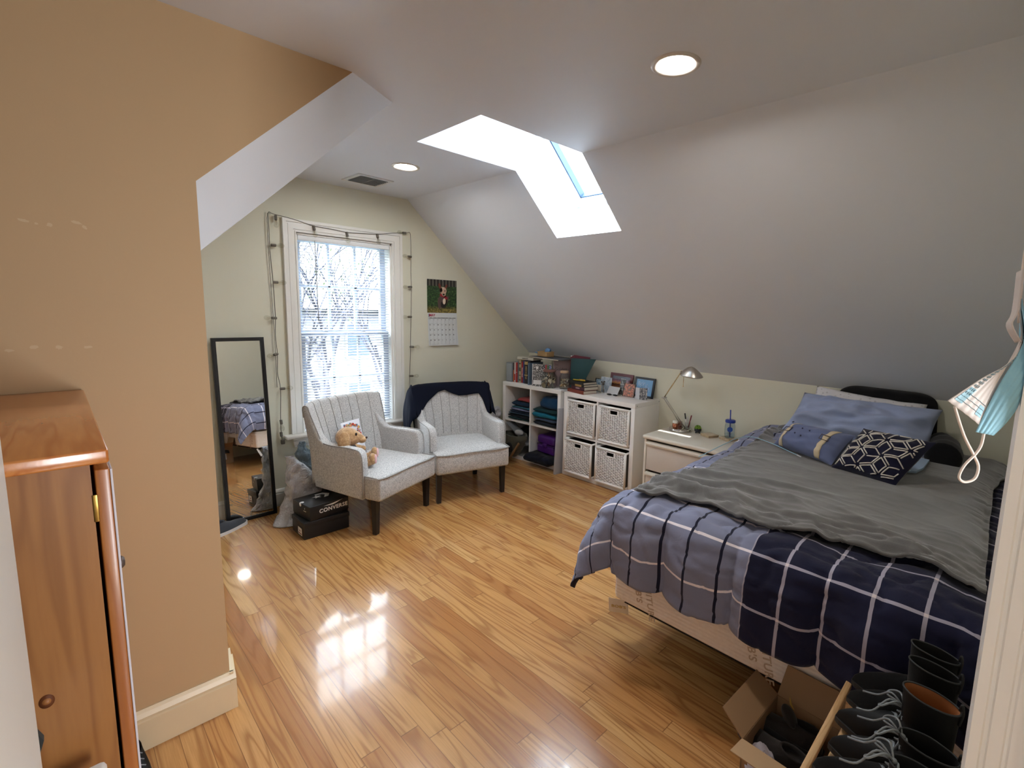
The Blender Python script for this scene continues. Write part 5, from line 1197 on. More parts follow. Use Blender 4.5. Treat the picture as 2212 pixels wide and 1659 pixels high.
Mw=NT('white_eyelet'); co=Mw.coord(); v=Mw.n('ShaderNodeTexVoronoi'); Mw.l(co,v.inputs['Vector']); v.inputs['Scale'].default_value=34; Mw.set(col=Mw.mix(Mw.math('LESS_THAN',v.outputs['Distance'],.22),rgb(212,210,212),rgb(186,184,186)),rough=.8,sheen=.2); Mw.bump(Mw.noise(co,30,3),.3,.004)
pillow('bed_pillow','white dotted pillow peeking out above the blue pillow','pillow',((3.395,1.075,ZB+.01),(3.395,.36,ZB+.01),(3.475,.985,1.055),(3.475,.395,1.020)),.11,Mw.m,seed=2,wr=.012)
Mb=fabric('light_blue_cotton',152,164,194,var=.05,scale=900,bump=.15,sheen=.15); 
pillow('bed_pillow','large light blue pillow leaning against the white pillow','pillow',((3.245,1.125,ZB+.005),(3.255,.335,ZB+.005),(3.395,1.035,1.012),(3.395,.315,1.012)),.20,Mb,sag=.5,pinch=.05,seed=7,wr=.03)
# denim-blue lumbar cushion with two cream straps and buttons
C=((2.84,1.005,ZB+.03),(2.655,.655,ZB+.03),(2.885,.935,.895),(2.875,.625,.895)); C=((2.845,1.01,ZB+.02),(2.665,.655,ZB+.02),(2.90,.93,.905),(2.835,.60,.905))
Ml=fabric('slate_blue_cotton',98,108,142,var=.06,scale=900,bump=.2); fn=pillow_fn(*C,.15,seed=3,wr=.005,pinch=.05)
def on_pillow(fn,o,u,v,h=.002):
    p=fn(u,v,-1); q=fn(u,v,1); n=(p-q); n.normalize(); return p-o+n*h
t=thing('lumbar_cushion','small slate blue cushion with two cream straps on the grey blanket','cushion',tuple((Vector(C[0])+Vector(C[1]))/2)); o=t.location.copy()
m=MB()
for s in (1,-1): m.grid(40,30,lambda u,v:fn(u,v,s)-o)
m.build('cushion_body',Ml,t)
FS=1 if (fn(.5,.5,1)-fn(.5,.5,-1)).x<0 else -1
def onp(u,v,h=.002): 
    p=fn(u,v,FS); q=fn(u,v,-FS); n=(p-q).normalized() if (p-q).length>1e-4 else Vector((0,0,1)); return p-o+n*h
Mst=plain(200,184,156,rough=.8,var=.08,vs=200)
for u0 in (.175,.80):
    m=MB(); m.grid(3,30,lambda a,b:onp(u0-.035+.07*a,.02+.96*b,.0025)); st=m.build('strap',Mst,t,solid=.002)
    m=MB(); c0=onp(u0,.60,.006); ax=(onp(u0+.03,.60,.006)-c0).normalized(); ay=(onp(u0,.64,.006)-c0).normalized()
    P=[c0+ax*a*.022+ay*b*.014 for a,b in ((-1,-1),(1,-1),(1,1),(-1,1))]; m.tube(P,.002,6,closed=True); m.build('buckle',plain(60,46,36,rough=.4,metal=.3),st)
m=MB()
for u0,v0 in ((.40,.72),(.52,.70),(.36,.50),(.48,.46)): m.sphere(onp(u0,v0,.002),(.0045,.0045,.0045),8,5)
m.build('stitched_knot',plain(60,66,92,rough=.8),t)
# navy cushion with white geometric line work
C=((2.665,.655,ZB+.012),(2.575,.372,ZB+.012),(2.815,.565,.952),(2.735,.262,.955)); fn2=pillow_fn(*C,.12,seed=11,wr=.004,pinch=.04)
t=thing('patterned_cushion','navy cushion with white interlaced star lines leaning on the blue pillow','cushion',tuple((Vector(C[0])+Vector(C[1]))/2)); o=t.location.copy()
m=MB()
for s in (1,-1): m.grid(36,36,lambda u,v:fn2(u,v,s)-o)
m.build('cushion_body',fabric('navy_cotton',14,16,42,var=.1,scale=800),t)
fn=fn2; FS=1 if (fn(.5,.5,1)-fn(.5,.5,-1)).x<0 else -1
m=MB(); segs=[]
def ln(a,b):
    N=max(2,int(math.hypot(b[0]-a[0],b[1]-a[1])*26)); pts=[(lerp(a[0],b[0],i/N),lerp(a[1],b[1],i/N)) for i in range(N+1)]
    run=[]
    for u,v in pts+[(9,9)]:
        if .035<u<.965 and .035<v<.965: run.append(onp(u,v,.0012))
        else:
            if len(run)>1: m.tube(run,.0031,5)
            run=[]
# rhombus tiling: every rhombus outlined with an inset line, so double lines run between them
E_=.205; H_=E_*math.sqrt(3)/2; A1=(E_,0.0); A2=(E_/2,H_); A3=(-E_/2,H_); ca,sa=math.cos(.30),math.sin(.30)
def rt(p): x,y=p[0]-.5,p[1]-.5; return (.5+x*ca-y*sa,.5+x*sa+y*ca)
for gi in range(-9,10):
    for gj in range(-9,10):
        ox=gi*(A1[0]+A2[0])+gj*(A2[0]+A3[0]); oy=gi*(A1[1]+A2[1])+gj*(A2[1]+A3[1])
        if not(-.8<ox<1.8 and -.8<oy<1.8): continue
        for P,Q in ((A1,A2),(A2,A3),((-A1[0],0),(-A2[0],-A2[1]))) if False else ((A1,A2),(A2,A3),(A3,(-A1[0],-A1[1]))):
            c4=[(0,0),P,(P[0]+Q[0],P[1]+Q[1]),Q]; mx_=sum(c[0] for c in c4)/4; my_=sum(c[1] for c in c4)/4
            q4=[rt((ox+mx_+(c[0]-mx_)*.80,oy+my_+(c[1]-my_)*.80)) for c in c4]
            if (gi+2*gj)%3==0:
                for k in range(4): ln(q4[k],q4[(k+1)%4])
            else:
                ln(q4[0],q4[1]); ln(q4[2],q4[3]); ln(q4[1],q4[2])
m.build('line_pattern',plain(206,200,192,rough=.7),t)
t=thing('pale_cloth','pale blue cloth corner under the right end of the patterned cushion','cloth',(2.95,.38,ZB+.018)); m=MB(); P=[(-.155,.04),(-.10,-.045),(.0,-.06),(.20,-.06),(.22,.10),(-.04,.12)]
m.prism(P,.002,.012); m.build('cloth_fold',fabric('pale_blue_cotton',136,158,184,var=.05,scale=900),t)
pts=[(2.62,1.235,.745),(2.70,1.215,.762),(2.791,1.205,.772),(2.876,1.175,.775),(2.895,1.13,.775),(2.84,1.005,.772),(2.745,.878,.772),(2.710,.831,.772)]
t=thing('charging_cable','thin pale blue charging cable lying over the blanket','cable',(0,0,0)); MB().tube(smooth_path([(2.45,1.262,.715)]+pts,8),.0022,8).build('cord',plain(150,190,206,rough=.5),t); MB().tube([Vector(pts[-1])+Vector((.004,.004,0)),Vector(pts[-1])+Vector((-.02,-.024,0))],.0036,8).build('connector',plain(190,196,200,rough=.4),t)
# ------------------------------------------------------------------ cardboard box with shoes
M_cb=plain(148,116,84,rough=.8,var=.06,vs=6); M_cb2=plain(172,140,104,rough=.8,var=.05,vs=6)
t=thing('cardboard_box','open cardboard box with upright flaps holding dark shoes at the foot of the bed','box',(1.385,.300,0),rad(-2))
bw,bd,bh=.265,.21,.20; th=.004
MB().box(0,bw,0,bd,0,th).build('box_bottom',M_cb,t)
m=MB(); m.box(0,th,0,bd,0,bh); m.box(bw-th,bw,0,bd,0,bh); m.box(0,bw,0,th,0,bh); m.box(0,bw,bd-th,bd,0,bh); m.build('box_wall',M_cb,t)
def flap(pts,m_=M_cb2): 
    n=(Vector(pts[1])-Vector(pts[0])).cross(Vector(pts[3])-Vector(pts[0])).normalized()*th
    MB().add([Vector(p) for p in pts]+[Vector(p)+n for p in pts],[(0,1,2,3),(7,6,5,4),(0,4,5,1),(1,5,6,2),(2,6,7,3),(3,7,4,0)]).build('flap',m_,t)
flap([(0,0,bh),(0,bd,bh),(-.055,bd+.01,bh-.012),(-.055,-.02,bh-.012)])
flap([(bw,0,bh),(bw,bd,bh),(bw+.030,bd-.015,bh+.105),(bw+.030,.0,bh+.105)],M_cb)
flap([(0,bd,bh),(bw,bd,bh),(bw-.01,bd+.075,bh+.055),(.01,bd+.075,bh+.055)],M_cb)
m=MB(); m.rbox(bw*.3,bw*.72,bd-.001,bd+.0006,.05,.12,.0003,seg=1); m.build('shipping_label',[plain(206,206,210),Bl],t)
M_sh=fabric('black_mesh',34,29,28,var=.3,scale=260,rough=.75); M_so=plain(34,34,36,rough=.6)
t=thing('athletic_shoe','black athletic shoe lying at the left in the cardboard box','shoe',(1.475,.335,.105),rad(-8)); sneaker(t,RX(4),.235,M_sh,M_so)
t=thing('athletic_shoe','black athletic shoe with a gold tick mark on the tongue in the cardboard box','shoe',(1.585,.33,.12),rad(2)); sneaker(t,RX(3)@RY(10),.235,M_sh,M_so)
m=MB(); m.sphere((0,.004,.025),(.030,.012,.036),20,14,M=T(0,.085,.072)@RX(-42)); to=m.build('tongue',M_sh,t)
m=MB(); m.prism([(-.004,.012),(.0,.03),(.012,.046),(.004,.042),(-.004,.038),(-.009,.034)],.0,.001,M=T(0,.086,.108)@RX(-38)@RX(90)@T(0,-.0,.003)); m.build('gold_mark',plain(196,160,70,rough=.4),to)
m=MB(); m.sphere((0,0,0),(.055,.042,.055),26,18,fn=lambda p:p+Vector((1,1,1))*nz(p,44,3)*.022); tag(m.build('tissue_paper',plain(168,160,166,rough=.7),None,(1.415,.455,.125)),'crumpled white tissue paper stuffed at the left end of the cardboard box','tissue')
# ------------------------------------------------------------------ shoe rack
M_rk=wood('rack_pine',(206,168,122),(186,146,98),(160,120,78),scale=3,axis='X',rough=.5,coat=.05)
t=thing('shoe_rack','light pine shoe rack with slats along the foot of the bed','shoe rack',(0,0,0))
RX0,RX1,RY0,RY1,RZ1=.86,1.606,.03,.285,.425
for xx in (RX0,RX1-.022):
    for yy in (RY0,RY1-.018):
        MB().rbox(xx,xx+.022,yy,yy+.018,0,RZ1-.012,.002).build('post',M_rk,t)
    MB().rbox(xx,xx+.022,RY0,RY1,RZ1-.030,RZ1-.010,.002).build('end_bar',M_rk,t); MB().rbox(xx,xx+.022,RY0,RY1,.13,.15,.002).build('end_bar',M_rk,t)
for k,yy in enumerate((.27,.232,.16,.09,.03)):
    MB().rbox(RX0,RX1,yy,yy+.017,RZ1-.008,RZ1+.008,.003).build('slat',M_rk,t)
for yy in (.27,.205,.14,.075): MB().rbox(RX0,RX1,yy,yy+.017,.151,.165,.003).build('slat',M_rk,t)
MB().lathe([(0,0),(.006,0),(.006,.002),(0,.002)],14,M=T(RX1-.012,.258,RZ1+.008)).build('screw_hole',plain(70,46,30,rough=.8),t)
m=MB(); m.sphere((0,0,0),(.06,.075,.03),24,14,fn=lambda p:p+Vector((1,1,1))*nz(p,20,6)*.02); tag(m.build('white_cloth',plain(206,196,206,rough=.8),None,(1.46,.215,.200)),'white cloth crumpled on the lower tier of the shoe rack','cloth')
# ------------------------------------------------------------------ boots
M_sd=fabric('black_suede',3,3,4,var=.3,scale=300,rough=.9,bump=.5,sheen=.08); M_lea=plain(4,4,5,rough=.6,var=.15,spec=.25); M_tan=plain(150,92,48,rough=.6); M_lace=plain(120,126,130,rough=.3,var=.05); M_rub=plain(14,13,14,rough=.6)
def boot(loc,rz,L,sh,label,mat,lace=False,insole=None,lean=0,wide=.034,loop=True):
    """ankle boot, heel at y=0, toe towards +y; sh: shaft height"""
    t=thing('ankle_boot',label,'boot',loc,rad(rz),'boots on the shoe rack'); w=L*.165
    def plan(v): return w*(.74+.28*math.sin(PI*min(1,v*1.12)**1.35))*((1-((v-.66)/.345)**2.0)**.75 if v>.66 else 1)*(math.sqrt(min(1,.35+v/.10)) if v<.1 else 1)
    P=[]; N=22
    for i in range(N+1): P.append((plan(i/N)*1.03,L*i/N))
    MB().prism(P+[(-x,y) for x,y in P[::-1]],.0,.014,M=T(0,0,.012)).build('sole',M_rub,t)
    MB().rbox(-w*.78,w*.78,.0,L*.26,0,.014,.004).build('heel',M_rub,t)
    K=32; rings=[]; NR=16
    for k in range(NR+1):
        f=k/NR; ring=[]
        for i in range(K):
            q=2*PI*i/K; cq,sq=math.cos(q),math.sin(q)
            if f<.45:                      # foot part: rings shrink from the toe backwards as they rise
                g=f/.45; v=.5+.5*cq; bx=plan(v)*(1 if sq>=0 else -1)*abs(sq)**.5; by=L*v
                tx=sq*L*.155; ty=L*.20+cq*L*.22
                e=g; vam=sstep(.45,1,v); x=lerp(bx,tx,e**1.4); y=lerp(by,ty,e**(1.9-.4*vam) if v>.45 else e**1.2); z=.026+ (L*.36)*( math.sin(e*PI/2)**.8*lerp(1,.80,vam) if vam<1 else .8*math.sin(e*PI/2))
                z=.026+L*.36*lerp(g,g**.75,vam)
            else:                          # shaft
                g=(f-.45)/.55; z0=.026+L*.36; x=sq*L*lerp(.155,wide/ .255*1.0*.9,g)+0; y=L*.20+cq*L*lerp(.22,.235,g)-lean*g; z=z0+(sh-z0)*g
                z+= .006*cq*g
            ring.append((x+nz((x,y,z),28,loc[0]*9)*.0025,y,z))
        rings.append(ring)
    top=rings[-1]
    dp_=.011 if insole else .024
    for k in range(1,6):
        rings.append([(x*(1-.07),lerp(L*.2-lean,y,.93),z-dp_*k) for x,y,z in top])
    vs=[p for r in rings for p in r]; fs=[]
    for k in range(len(rings)-1):
        for i in range(K): j=(i+1)%K; fs.append((k*K+i,k*K+j,(k+1)*K+j,(k+1)*K+i))
    m=MB(); nf=(NR)*K; m.add(vs,fs[:nf],0,True); m.add(vs,fs[nf:],1,True); m.add([p for p in rings[-1]],[tuple(range(K))],1)
    up=m.build('upper',[mat,insole or M_rub],t)
    m=MB(); m.tube([Vector(p)+Vector((0,0,.0015)) for p in top],.0022,6,closed=True); m.build('collar_binding',plain(40,42,44,rough=.7),up)
    if loop:
        m=MB(); m.tube(smooth_path([(-.006,-L*.03-lean,sh-.03),(-.004,-L*.05-lean,sh+.0),(.0,-L*.035-lean,sh+.018),(.004,-L*.02-lean,sh-.0)],5),.003,6); m.build('pull_loop',M_rub,up)
    if lace:
        rn=random.Random(int(loc[0]*100)); m=MB(); zc=.026+L*.30
        for k in range(5):
            yy=L*(.58-.045*k); zz=.026+L*(.20+.052*k); a=.020-.001*k
            m.tube(smooth_path([(-a,yy,zz),(0,yy-.006,zz+.010),(a,yy+.004,zz+.001)],4),.0022,6); m.tube(smooth_path([(a,yy,zz),(0,yy-.008,zz+.012),(-a,yy-.01,zz+.004)],4),.0028,6)
        y0,z0=L*.40,.026+L*.46
        for s,(dx,dy,dz) in zip((1,-1,1,-1),((.042,.035,.004),(-.036,.04,.006),(.03,.074,-.016),(-.04,.072,-.016))):
            m.tube(smooth_path([(0,y0,z0),(dx*.5,y0+dy*.35,z0+.022),(dx,y0+dy,z0+dz),(dx*.7,y0+dy*1.15,z0+dz-.006),(dx*.2,y0+dy*.5,z0+.006),(0,y0,z0)] if abs(dy)<.07 else [(0,y0,z0),(dx*.4,y0+dy*.4,z0+.018),(dx,y0+dy*.8,z0+dz),(dx*.8+.01*s,y0+dy*1.25,z0+dz-.012)],5),.0024,6)
        m.sphere((0,y0,z0+.002),(.007,.007,.006),10,6)
        m.build('laces',M_lace,up)
    return t
zr=RZ1+.009
boot((1.545,.048,zr),0,.222,.205,'plain black pull-on boot at the bed end of the rack',M_sd)
boot((1.458,.040,zr),-1,.222,.208,'plain black pull-on boot, second from the bed end of the rack',M_sd)
boot((1.365,.030,zr),0,.235,.190,'black ankle boot with a tan insole and a grey lace bow',M_lea,lace=True,insole=M_tan,wide=.040)
boot((1.268,.018,zr),2,.235,.140,'black lace-up boot with loose grey laces, fourth from the bed end',M_lea,lace=True,wide=.038)
boot((1.168,.012,zr),0,.25,.140,'black lace-up boot nearest the room at the free end of the rack',M_sd,lace=True,wide=.038)
# ------------------------------------------------------------------ face mask on a hook of the door casing
t=thing('face_mask','folded blue and white face mask hanging by its ear loop from the door casing','face mask',(.80,.02,1.40)); o=Vector((.80,.02,1.40))
mw=NT('mask_white'); mw.set(col=rgb(204,196,192),rough=.8); mb=NT('mask_blue'); co=mb.coord(); mb.set(col=mb.mix(mb.noise(co,60,3),rgb(118,172,196),rgb(146,192,208)),rough=.7); mb.bump(mb.noise(co,700,2),.2,.001)
def sheet(name,L_,R_,mats,nrm,bul,pleats=5):
    L_=smooth_path([Vector(p) for p in L_],8); R_=smooth_path([Vector(p) for p in R_],8)
    def samp(P,v): i=v*(len(P)-1); k=min(int(i),len(P)-2); return P[k].lerp(P[k+1],i-k)
    def fn(u,v):
        p=samp(L_,v).lerp(samp(R_,v),u); return p-o+Vector(nrm)*(bul*math.sin(PI*u)*math.sin(PI*min(1,v*.9+.1))+.0004*math.sin(u*PI*2*pleats))
    m=MB(); m.grid(40,24,fn); return m.build(name,mats,t,solid=.0009),fn
A=(.7565,.0672,1.4034);A2=(.7879,.0399,1.4318);A3=(.8154,.0154,1.453);A4=(.850,.010,1.478);A5=(.875,.02,1.52)
Bq=(.7811,.0361,1.3754);Fm=(.8035,.0267,1.4218);F=(.8294,.0124,1.4763);F3=(.855,.014,1.50);F4=(.88,.02,1.535)
s1,fnw=sheet('inner_panel',[A,A2,A3,A4,A5],[Bq,Fm,F,F3,F4],mw.m,(-.7,-.5,.2),.004)
s2,fnb=sheet('outer_panel',[(.7773,.0383,1.3665),(.8007,.0247,1.4218),(.8264,.0084,1.4763),(.852,.012,1.51),(.88,.02,1.545)],[(.7924,.0218,1.3627),(.8075,.0101,1.3835),(.8216,.0035,1.4059),(.848,.006,1.44),(.872,.012,1.47)],mb.m,(-.8,-.55,.1),.006)
m=MB()  # stitched welds and stripes
for uu in (.10,.17,.24): 
    for k in range(26): 
        v=.12+k*.03; m.tube([fnw(uu,v)+Vector((-.0008,-.0006,0)),fnw(uu,v+.016)+Vector((-.0008,-.0006,0))],.00045,4)
for vv in (.07,.10,.13):
    for k in range(22): u=.06+k*.04; m.tube([fnw(u,vv)+Vector((-.0008,-.0006,0)),fnw(u+.02,vv)+Vector((-.0008,-.0006,0))],.00045,4)
m.build('welded_seams',plain(120,150,162,rough=.7),s1)
m=MB(); m.grid(4,4,lambda a,b:fnw(.06+.22*a,.05+.12*b)+Vector((-.0007,-.0005,0))); m.grid(4,4,lambda a,b:fnw(.74+.2*a,.05+.07*b)+Vector((-.0007,-.0005,0))); m.build('blue_weld_patch',plain(150,188,202,rough=.7),s1)
lp=[(.7621,.06,1.3966),(.7672,.0481,1.3626),(.7735,.0365,1.3384),(.7765,.0309,1.3244),(.7723,.0325,1.3102),(.7633,.041,1.3055),(.7591,.0465,1.3115),(.7649,.0433,1.3257),(.7746,.0350,1.3402),(.781,.0314,1.3509),(.784,.0305,1.3659)]
MB().tube([p-o for p in smooth_path([Vector(p) for p in lp],6)],.0016,8).build('ear_loop',plain(220,206,196,rough=.7),t)
up_=[(.8334,.0184,1.5651),(.8252,.0173,1.5157),(.8189,.0205,1.4979),(.8265,.0100,1.4771)]
MB().grid(12,6,lambda u,v:(smooth_path([Vector(p) for p in up_],4)[min(12,int(u*12))]-o)+Vector((.022*v,.006*v,-.002*v))).build('folded_upper_edge',mw.m,t,solid=.0012)
MB().tube([p-o for p in smooth_path([Vector(p) for p in [(.875,.018,1.53),(.872,.02,1.60),(.868,.012,1.66),(.872,.02,1.60),(.868,.016,1.50)]],6)],.0015,8).build('ear_loop',plain(220,206,196,rough=.7),t)
t=thing('wall_hook','small metal hook screwed to the door casing above the mask','hook',(.868,-.002,1.655)); MB().lathe([(0,0),(.010,0),(.010,.004),(0,.004)],14,M=RX(-90)).build('backplate',M_ni,t); MB().tube(smooth_path([(0,.004,.004),(0,.018,.0),(0,.024,.008),(0,.023,.016)],4),.0025,8).build('prong',M_ni,t)
# ------------------------------------------------------------------ pine cabinet at the left
t=thing('pine_cabinet','orange stained pine cabinet with a slightly open door against the tan wall','cabinet',(-.46,1.172,0))
pz=wood('pine_side',(160,108,56),(140,90,42),(118,72,32),scale=1.0,axis='Z',rough=.4); pt=wood('pine_top',(204,132,70),(188,112,54),(150,84,36),scale=1.0,axis='Y',rough=.22,coat=.5); pdo=wood('pine_door',(172,108,52),(158,92,40),(130,70,28),scale=1.3,axis='Z',rough=.35)
Hc=1.232; KZ_=.775
MB().rbox(-.02,.517,-.0,.815,Hc-.026,Hc,.004,seg=2).build('top_board',pt,t)
sd=MB().box(.0,.492,.036,.056,.0,Hc-.027).build('side_panel',pz,t)
MB().lathe([(0,0),(.013,0),(.013,.0006),(0,.0006)],20,M=T(.405,.0359,KZ_)@RX(90)@Matrix.Diagonal((.8,1,1,1))).build('knot',plain(96,50,22,rough=.5),sd)
MB().lathe([(0,0),(.006,0),(.006,.0006),(0,.0006)],16,M=T(.405,.0352,KZ_)@RX(90)).build('knot_heart',plain(150,96,50,rough=.5),sd)
MB().box(.0,.492,.79,.81,.0,Hc-.027).build('side_panel',pz,t)
MB().box(.0,.015,.056,.79,.0,Hc-.027).build('back_panel',pz,t)
for z in (.08,.5,.85): MB().box(.015,.48,.057,.789,z,z+.018).build('shelf_board',pz,t)
d=MB().rbox(.497,.518,.036,.42,.05,Hc-.045,.002).build('cabinet_door',pdo,t); MB().rbox(.496,.5165,.425,.81,.05,Hc-.045,.002).build('cabinet_door',pdo,t)
MB().lathe([(0,0),(.006,0),(.007,.010),(.014,.016),(.015,.022),(.010,.027),(0,.028)],18,M=T(.518,.375,.86)@RY(90)).build('knob',plain(86,72,66,rough=.5,metal=.4),d)
MB().tube(smooth_path([(.53,.372,.845),(.534,.37,.81),(.528,.374,.775),(.533,.376,.83)],4),.0035,6).build('loop_cord',plain(190,170,130,rough=.7),d)
for z in (1.115,.30): MB().rbox(.4905,.4985,.0345,.0365,z-.026,z+.026,.001).build('hinge',plain(150,120,60,rough=.3,metal=.9),t)
MB().rbox(.5181,.5215,.036,.42,.05,Hc-.047,.0005).build('white_edge_strip',plain(200,196,206,rough=.5),d)
t=thing('storage_bin','white lidded storage bin beside the cabinet','storage bin',(-.31,.89,0),0); MB().rbox(0,.31,0,.26,0,.622,.01).build('bin_body',plain(214,210,206,rough=.4),t); MB().rbox(-.004,.322,-.004,.266,.622,.650,.008).build('lid',plain(222,216,210,rough=.4),t)
t=thing('black_backpack','black bag with a strap hanging between the open door and the cabinet','bag',(-.10,.905,.0)); M_bp=plain(26,30,30,rough=.7)
m=MB(); m.add([(-.02,0,.94),(.043,0,.925),(.052,0,.902),(.044,0,.875),(-.02,0,.86)]+[(-.02,.012,.94),(.043,.012,.925),(.052,.012,.902),(.044,.012,.875),(-.02,.012,.86)],[(0,1,2,3,4),(9,8,7,6,5)]+[(i,(i+1)%5,5+(i+1)%5,5+i) for i in range(5)]); m.build('flap',M_bp,t)
m=MB(); m.tube(smooth_path([(.02,.006,.89),(.040,.006,.84),(.052,.006,.78),(.058,.004,.70),(.05,.0,.64)],5),.0105,8); m.build('strap',M_bp,t); MB().rbox(-.07,.03,-.03,.03,.63,.90,.02).build('bag_body',M_bp,t)
t=thing('small_black_shoe','small black laced shoe on the floor against the tan wall','shoe',(.075,1.985,0),rad(185)); so,u_=sneaker(t,Matrix.Identity(4),.235,M_lea,M_rub); m=MB()
for k in range(4): m.tube(smooth_path([(-.018,.10+.02*k,.072-.008*k),(0,.098+.02*k,.084-.009*k),(.018,.10+.02*k,.072-.008*k)],3),.0018,6)
m.build('laces',M_lace,u_)
# ------------------------------------------------------------------ outside the window: yard, road, houses, trees
gm=NT('yard_grass'); co=gm.coord(); gm.set(col=gm.mix(gm.noise(co,1.2,4),rgb(38,47,32),rgb(54,62,44)),rough=.9)
GZ=-4.2
o=MB().box(-60,60,4.4,90,GZ-.1,GZ).build('lawn',gm.m); tag(o,'pale sunlit lawn outside below the window','lawn',kind='stuff')
o=MB().box(-60,60,13,19.5,GZ+.001,GZ+.03).build('road',plain(80,82,86,rough=.8,var=.04,vs=2)); struct(o)
def house(x,y,w,d,h,rh,rz,label,wall_c,roof_c,wins):
    t=thing('house',label,'house',(x,y,GZ),rad(rz)); MB().box(-w/2,w/2,0,d,0,h).build('walls',plain(*wall_c,rough=.8,var=.02),t)
    e=.5; m=MB(); a=[(-w/2-e,-e,h-.1),(w/2+e,-e,h-.1),(w/2+e,d+e,h-.1),(-w/2-e,d+e,h-.1),(-w/2-e,d/2,h+rh),(w/2+e,d/2,h+rh)]
    m.add(a,[(0,1,5,4),(3,4,5,2),(0,4,3),(1,2,5),(0,3,2,1)]); m.build('roof',plain(*roof_c,rough=.8,var=.06,vs=3),t)
    for (wx,wz) in wins:
        f=MB().rbox(wx-.55,wx+.55,-.06,.0,wz-.8,wz+.8,.02,seg=1).build('window_frame',plain(120,128,138,rough=.5),t); MB().box(wx-.45,wx+.45,-.075,-.061,wz-.7,wz+.7).build('window_pane',plain(70,84,110,rough=.2),f)
    return t
house(10.5,21,13,9,5.6,3.0,-6,'pale house across the road with dark windows and a light roof',(104,110,120),(96,100,108),[(-4.2,1.6),(-1.2,1.6),(2.2,1.6),(-4.2,4.2),(-1.2,4.2),(2.2,4.2)])
house(9.0,34,12,10,6.2,3.4,4,'white house further back at the left, partly hidden by a tree',(92,98,110),(64,70,86),[(-3.5,4.5),(0,4.5),(3.5,4.5)])
def tree(x,y,h,seed,label,lean=0,spread=1.0,leafc=(60,76,44),nl=420):
    t=thing('tree',label,'tree',(x,y,GZ)); rn=random.Random(seed); m=MB(); tips=[]
    def br(p,d,L,r,dep):
        pts=[p]; q=p
        for k in range(4):
            d=(d+Vector((rn.gauss(0,.10),rn.gauss(0,.10),.05))).normalized(); q=q+d*L/4; pts.append(q)
        m.tube(pts,[r,r*.9,r*.8,r*.7,r*.6],6 if dep<2 else 4,caps=False)
        if dep>=5: tips.append(q); return
        for k in range(3 if dep<3 else 2):
            a=rn.uniform(0,2*PI); s=rn.uniform(.45,.85)*spread; v=(d+Vector((math.cos(a)*s,math.sin(a)*s,rn.uniform(-.1,.3)))).normalized()
            br(pts[rn.choice([3,4,4])],v,L*rn.uniform(.62,.82),r*.58,dep+1)
        if dep>2: tips.append(q)
    br(Vector((0,0,0)),Vector((lean,0,1)).normalized(),h*.32,h*.013,0)
    m.build('trunk_and_branches',plain(44,48,62,rough=.9,var=.1),t)
    m=MB()
    for k in range(nl):
        c=rn.choice(tips)+Vector((rn.gauss(0,.22),rn.gauss(0,.22),rn.gauss(0,.2))); s=rn.uniform(.04,.09); a=Vector((rn.gauss(0,1),rn.gauss(0,1),rn.gauss(0,1))).normalized(); b=a.orthogonal().normalized()
        m.add([c-a*s,c+b*s*.5,c+a*s,c-b*s*.5],[(0,1,2,3)],0)
    o=m.build('leaves',plain(*leafc,rough=.8,var=.1),t); o['kind']='stuff'
tree(6.6,17.0,10.5,12,'large bare branched tree outside the middle of the window',.05,1.0,nl=220)
tree(7.6,15.6,8.6,5,'young leafy tree outside, towards the right of the window',-.05,1.0,(60,80,42),500)
tree(4.6,13.6,9.0,9,'bare tree outside at the left edge of the window',.1,1.1,nl=120)
# ------------------------------------------------------------------ camera
cam=bpy.data.cameras.new('camera'); co=bpy.data.objects.new('camera',cam); COL.objects.link(co)
yaw,pitch,roll,F,cx,cy=0.8061862201594551,0.13385205140438539,0.027386341641590706,1059.556,1208.428,813.223
f=Vector((math.sin(yaw)*math.cos(pitch),math.cos(yaw)*math.cos(pitch),-math.sin(pitch)))
r=Vector((math.cos(yaw),-math.sin(yaw),0)); u=r.cross(f)
r2=r*math.cos(roll)+u*math.sin(roll); u2=-r*math.sin(roll)+u*math.cos(roll)
R=Matrix((r2,u2,-f)).transposed().to_4x4(); R.translation=Vector((0,0,1.5)); co.matrix_world=R
cam.sensor_fit='HORIZONTAL'; cam.sensor_width=36; cam.lens=36*F/2212; cam.shift_x=(1106-cx)/2212; cam.shift_y=(cy-829.5)/2212; cam.clip_start=.02; cam.clip_end=300
SC.camera=co
# ------------------------------------------------------------------ light
wd=bpy.data.worlds.new('sky'); SC.world=wd; wd.use_nodes=True; nt=wd.node_tree; nt.nodes.clear()
bg=nt.nodes.new('ShaderNodeBackground'); ow=nt.nodes.new('ShaderNodeOutputWorld')
tc=nt.nodes.new('ShaderNodeTexCoord'); sp=nt.nodes.new('ShaderNodeSeparateXYZ'); nt.links.new(tc.outputs['Generated'],sp.inputs[0])
cr=nt.nodes.new('ShaderNodeValToRGB'); nt.links.new(sp.outputs[2],cr.inputs[0]); e=cr.color_ramp.elements
e[0].position=0; e[0].color=(.80,.92,1.0,1); e[1].position=1; e[1].color=(.60,.81,1.0,1)
mr=nt.nodes.new('ShaderNodeMapRange'); nt.links.new(sp.outputs[2],mr.inputs[0]); mr.inputs[1].default_value=.12; mr.inputs[2].default_value=.62; mr.inputs[3].default_value=SKY_H; mr.inputs[4].default_value=SKY_Z
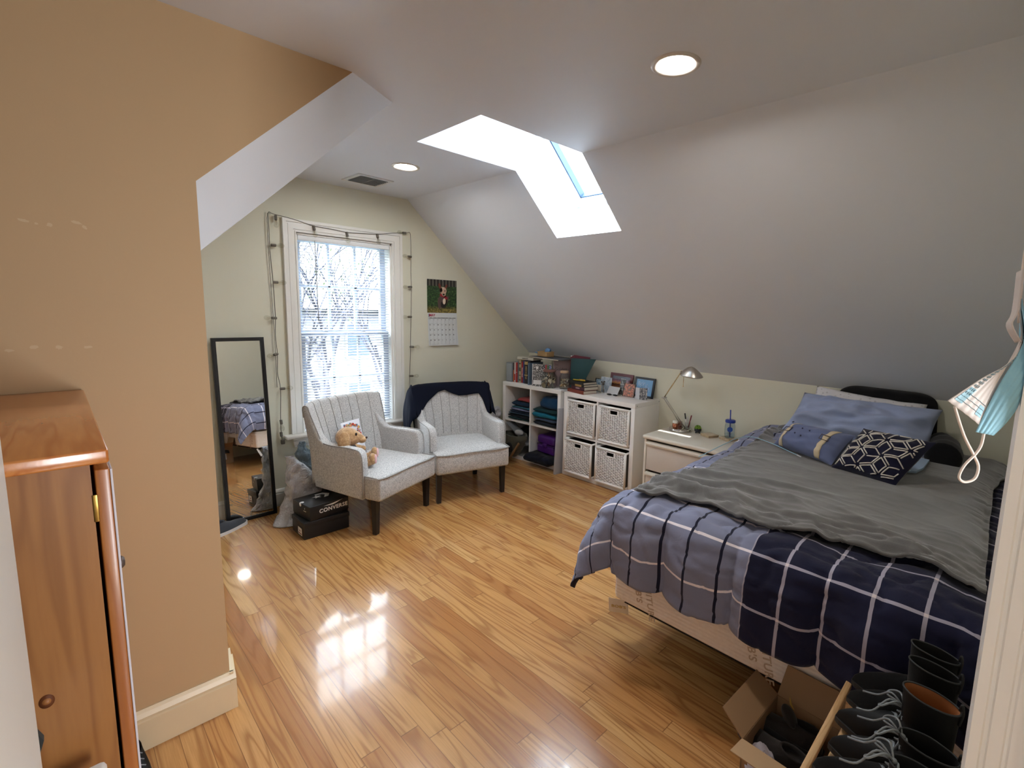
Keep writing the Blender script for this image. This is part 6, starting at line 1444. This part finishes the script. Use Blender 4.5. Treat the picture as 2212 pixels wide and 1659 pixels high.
# thin high cloud makes the sky brighter overhead than at the horizon
cl=nt.nodes.new('ShaderNodeTexNoise'); nt.links.new(tc.outputs['Generated'],cl.inputs['Vector']); cl.inputs['Scale'].default_value=3; cl.inputs['Detail'].default_value=5
mx=nt.nodes.new('ShaderNodeMix'); mx.data_type='RGBA'; nt.links.new(cl.outputs['Fac'],mx.inputs[0]); nt.links.new(cr.outputs[0],mx.inputs[6]); mx.inputs[7].default_value=(1,1,1,1)
nt.links.new(mx.outputs[2],bg.inputs[0]); nt.links.new(mr.outputs[0],bg.inputs[1]); nt.links.new(bg.outputs[0],ow.inputs[0])
def light(name,kind,loc,energy,col,size=None,rot=(0,0,0),**k):
    l=bpy.data.lights.new(name,kind); l.energy=energy; l.color=col
    for a,b in k.items(): setattr(l,a,b)
    o=bpy.data.objects.new(name,l); COL.objects.link(o); o.location=loc; o.rotation_euler=rot; return o
sun=light('sun','SUN',(0,0,5),SUN_S,(1,.97,.92),angle=rad(.55))
sun.rotation_euler=Vector((.54,-.11,-1)).to_track_quat('-Z','Y').to_euler()
# portals guide sky light through the two openings
p=light('window_portal','AREA',(1.65,WY+.17,1.26),1,(1,1,1),shape='RECTANGLE',size=.74,size_y=1.5,rot=(rad(-90),0,0)); p.data.cycles.is_portal=True
p=light('skylight_portal','AREA',((GX0+GX1)/2+.04,(SK0+SK1)/2,(gz(GX0)+gz(GX1))/2+.05),1,(1,1,1),shape='RECTANGLE',size=1.45,size_y=.56,rot=(0,ang,0)); p.data.cycles.is_portal=True
light('hall_ceiling_lamp','POINT',(-.2,-.95,2.15),HALL_W,(1,.86,.70),shadow_soft_size=.12)
light('hall_fill','AREA',(.9,-1.66,1.0),HALL_FILL,(.95,.97,1.0),shape='RECTANGLE',size=1.3,size_y=1.2,rot=(rad(90),0,0))  # added cool fill light behind the camera; the hall has no window
SC.view_settings.view_transform='Standard'; SC.view_settings.look='None'; SC.view_settings.exposure=EXPO; SC.view_settings.gamma=1; SC.view_settings.use_curve_mapping=False
SC.cycles.max_bounces=10; SC.cycles.diffuse_bounces=6; SC.cycles.glossy_bounces=4; SC.cycles.transparent_max_bounces=24; SC.cycles.transmission_bounces=6
SC.cycles.sample_clamp_indirect=6; SC.cycles.use_denoising=True; SC.cycles.caustics_reflective=False; SC.cycles.caustics_refractive=False
SC.cycles.use_adaptive_sampling=True; SC.cycles.adaptive_threshold=.02
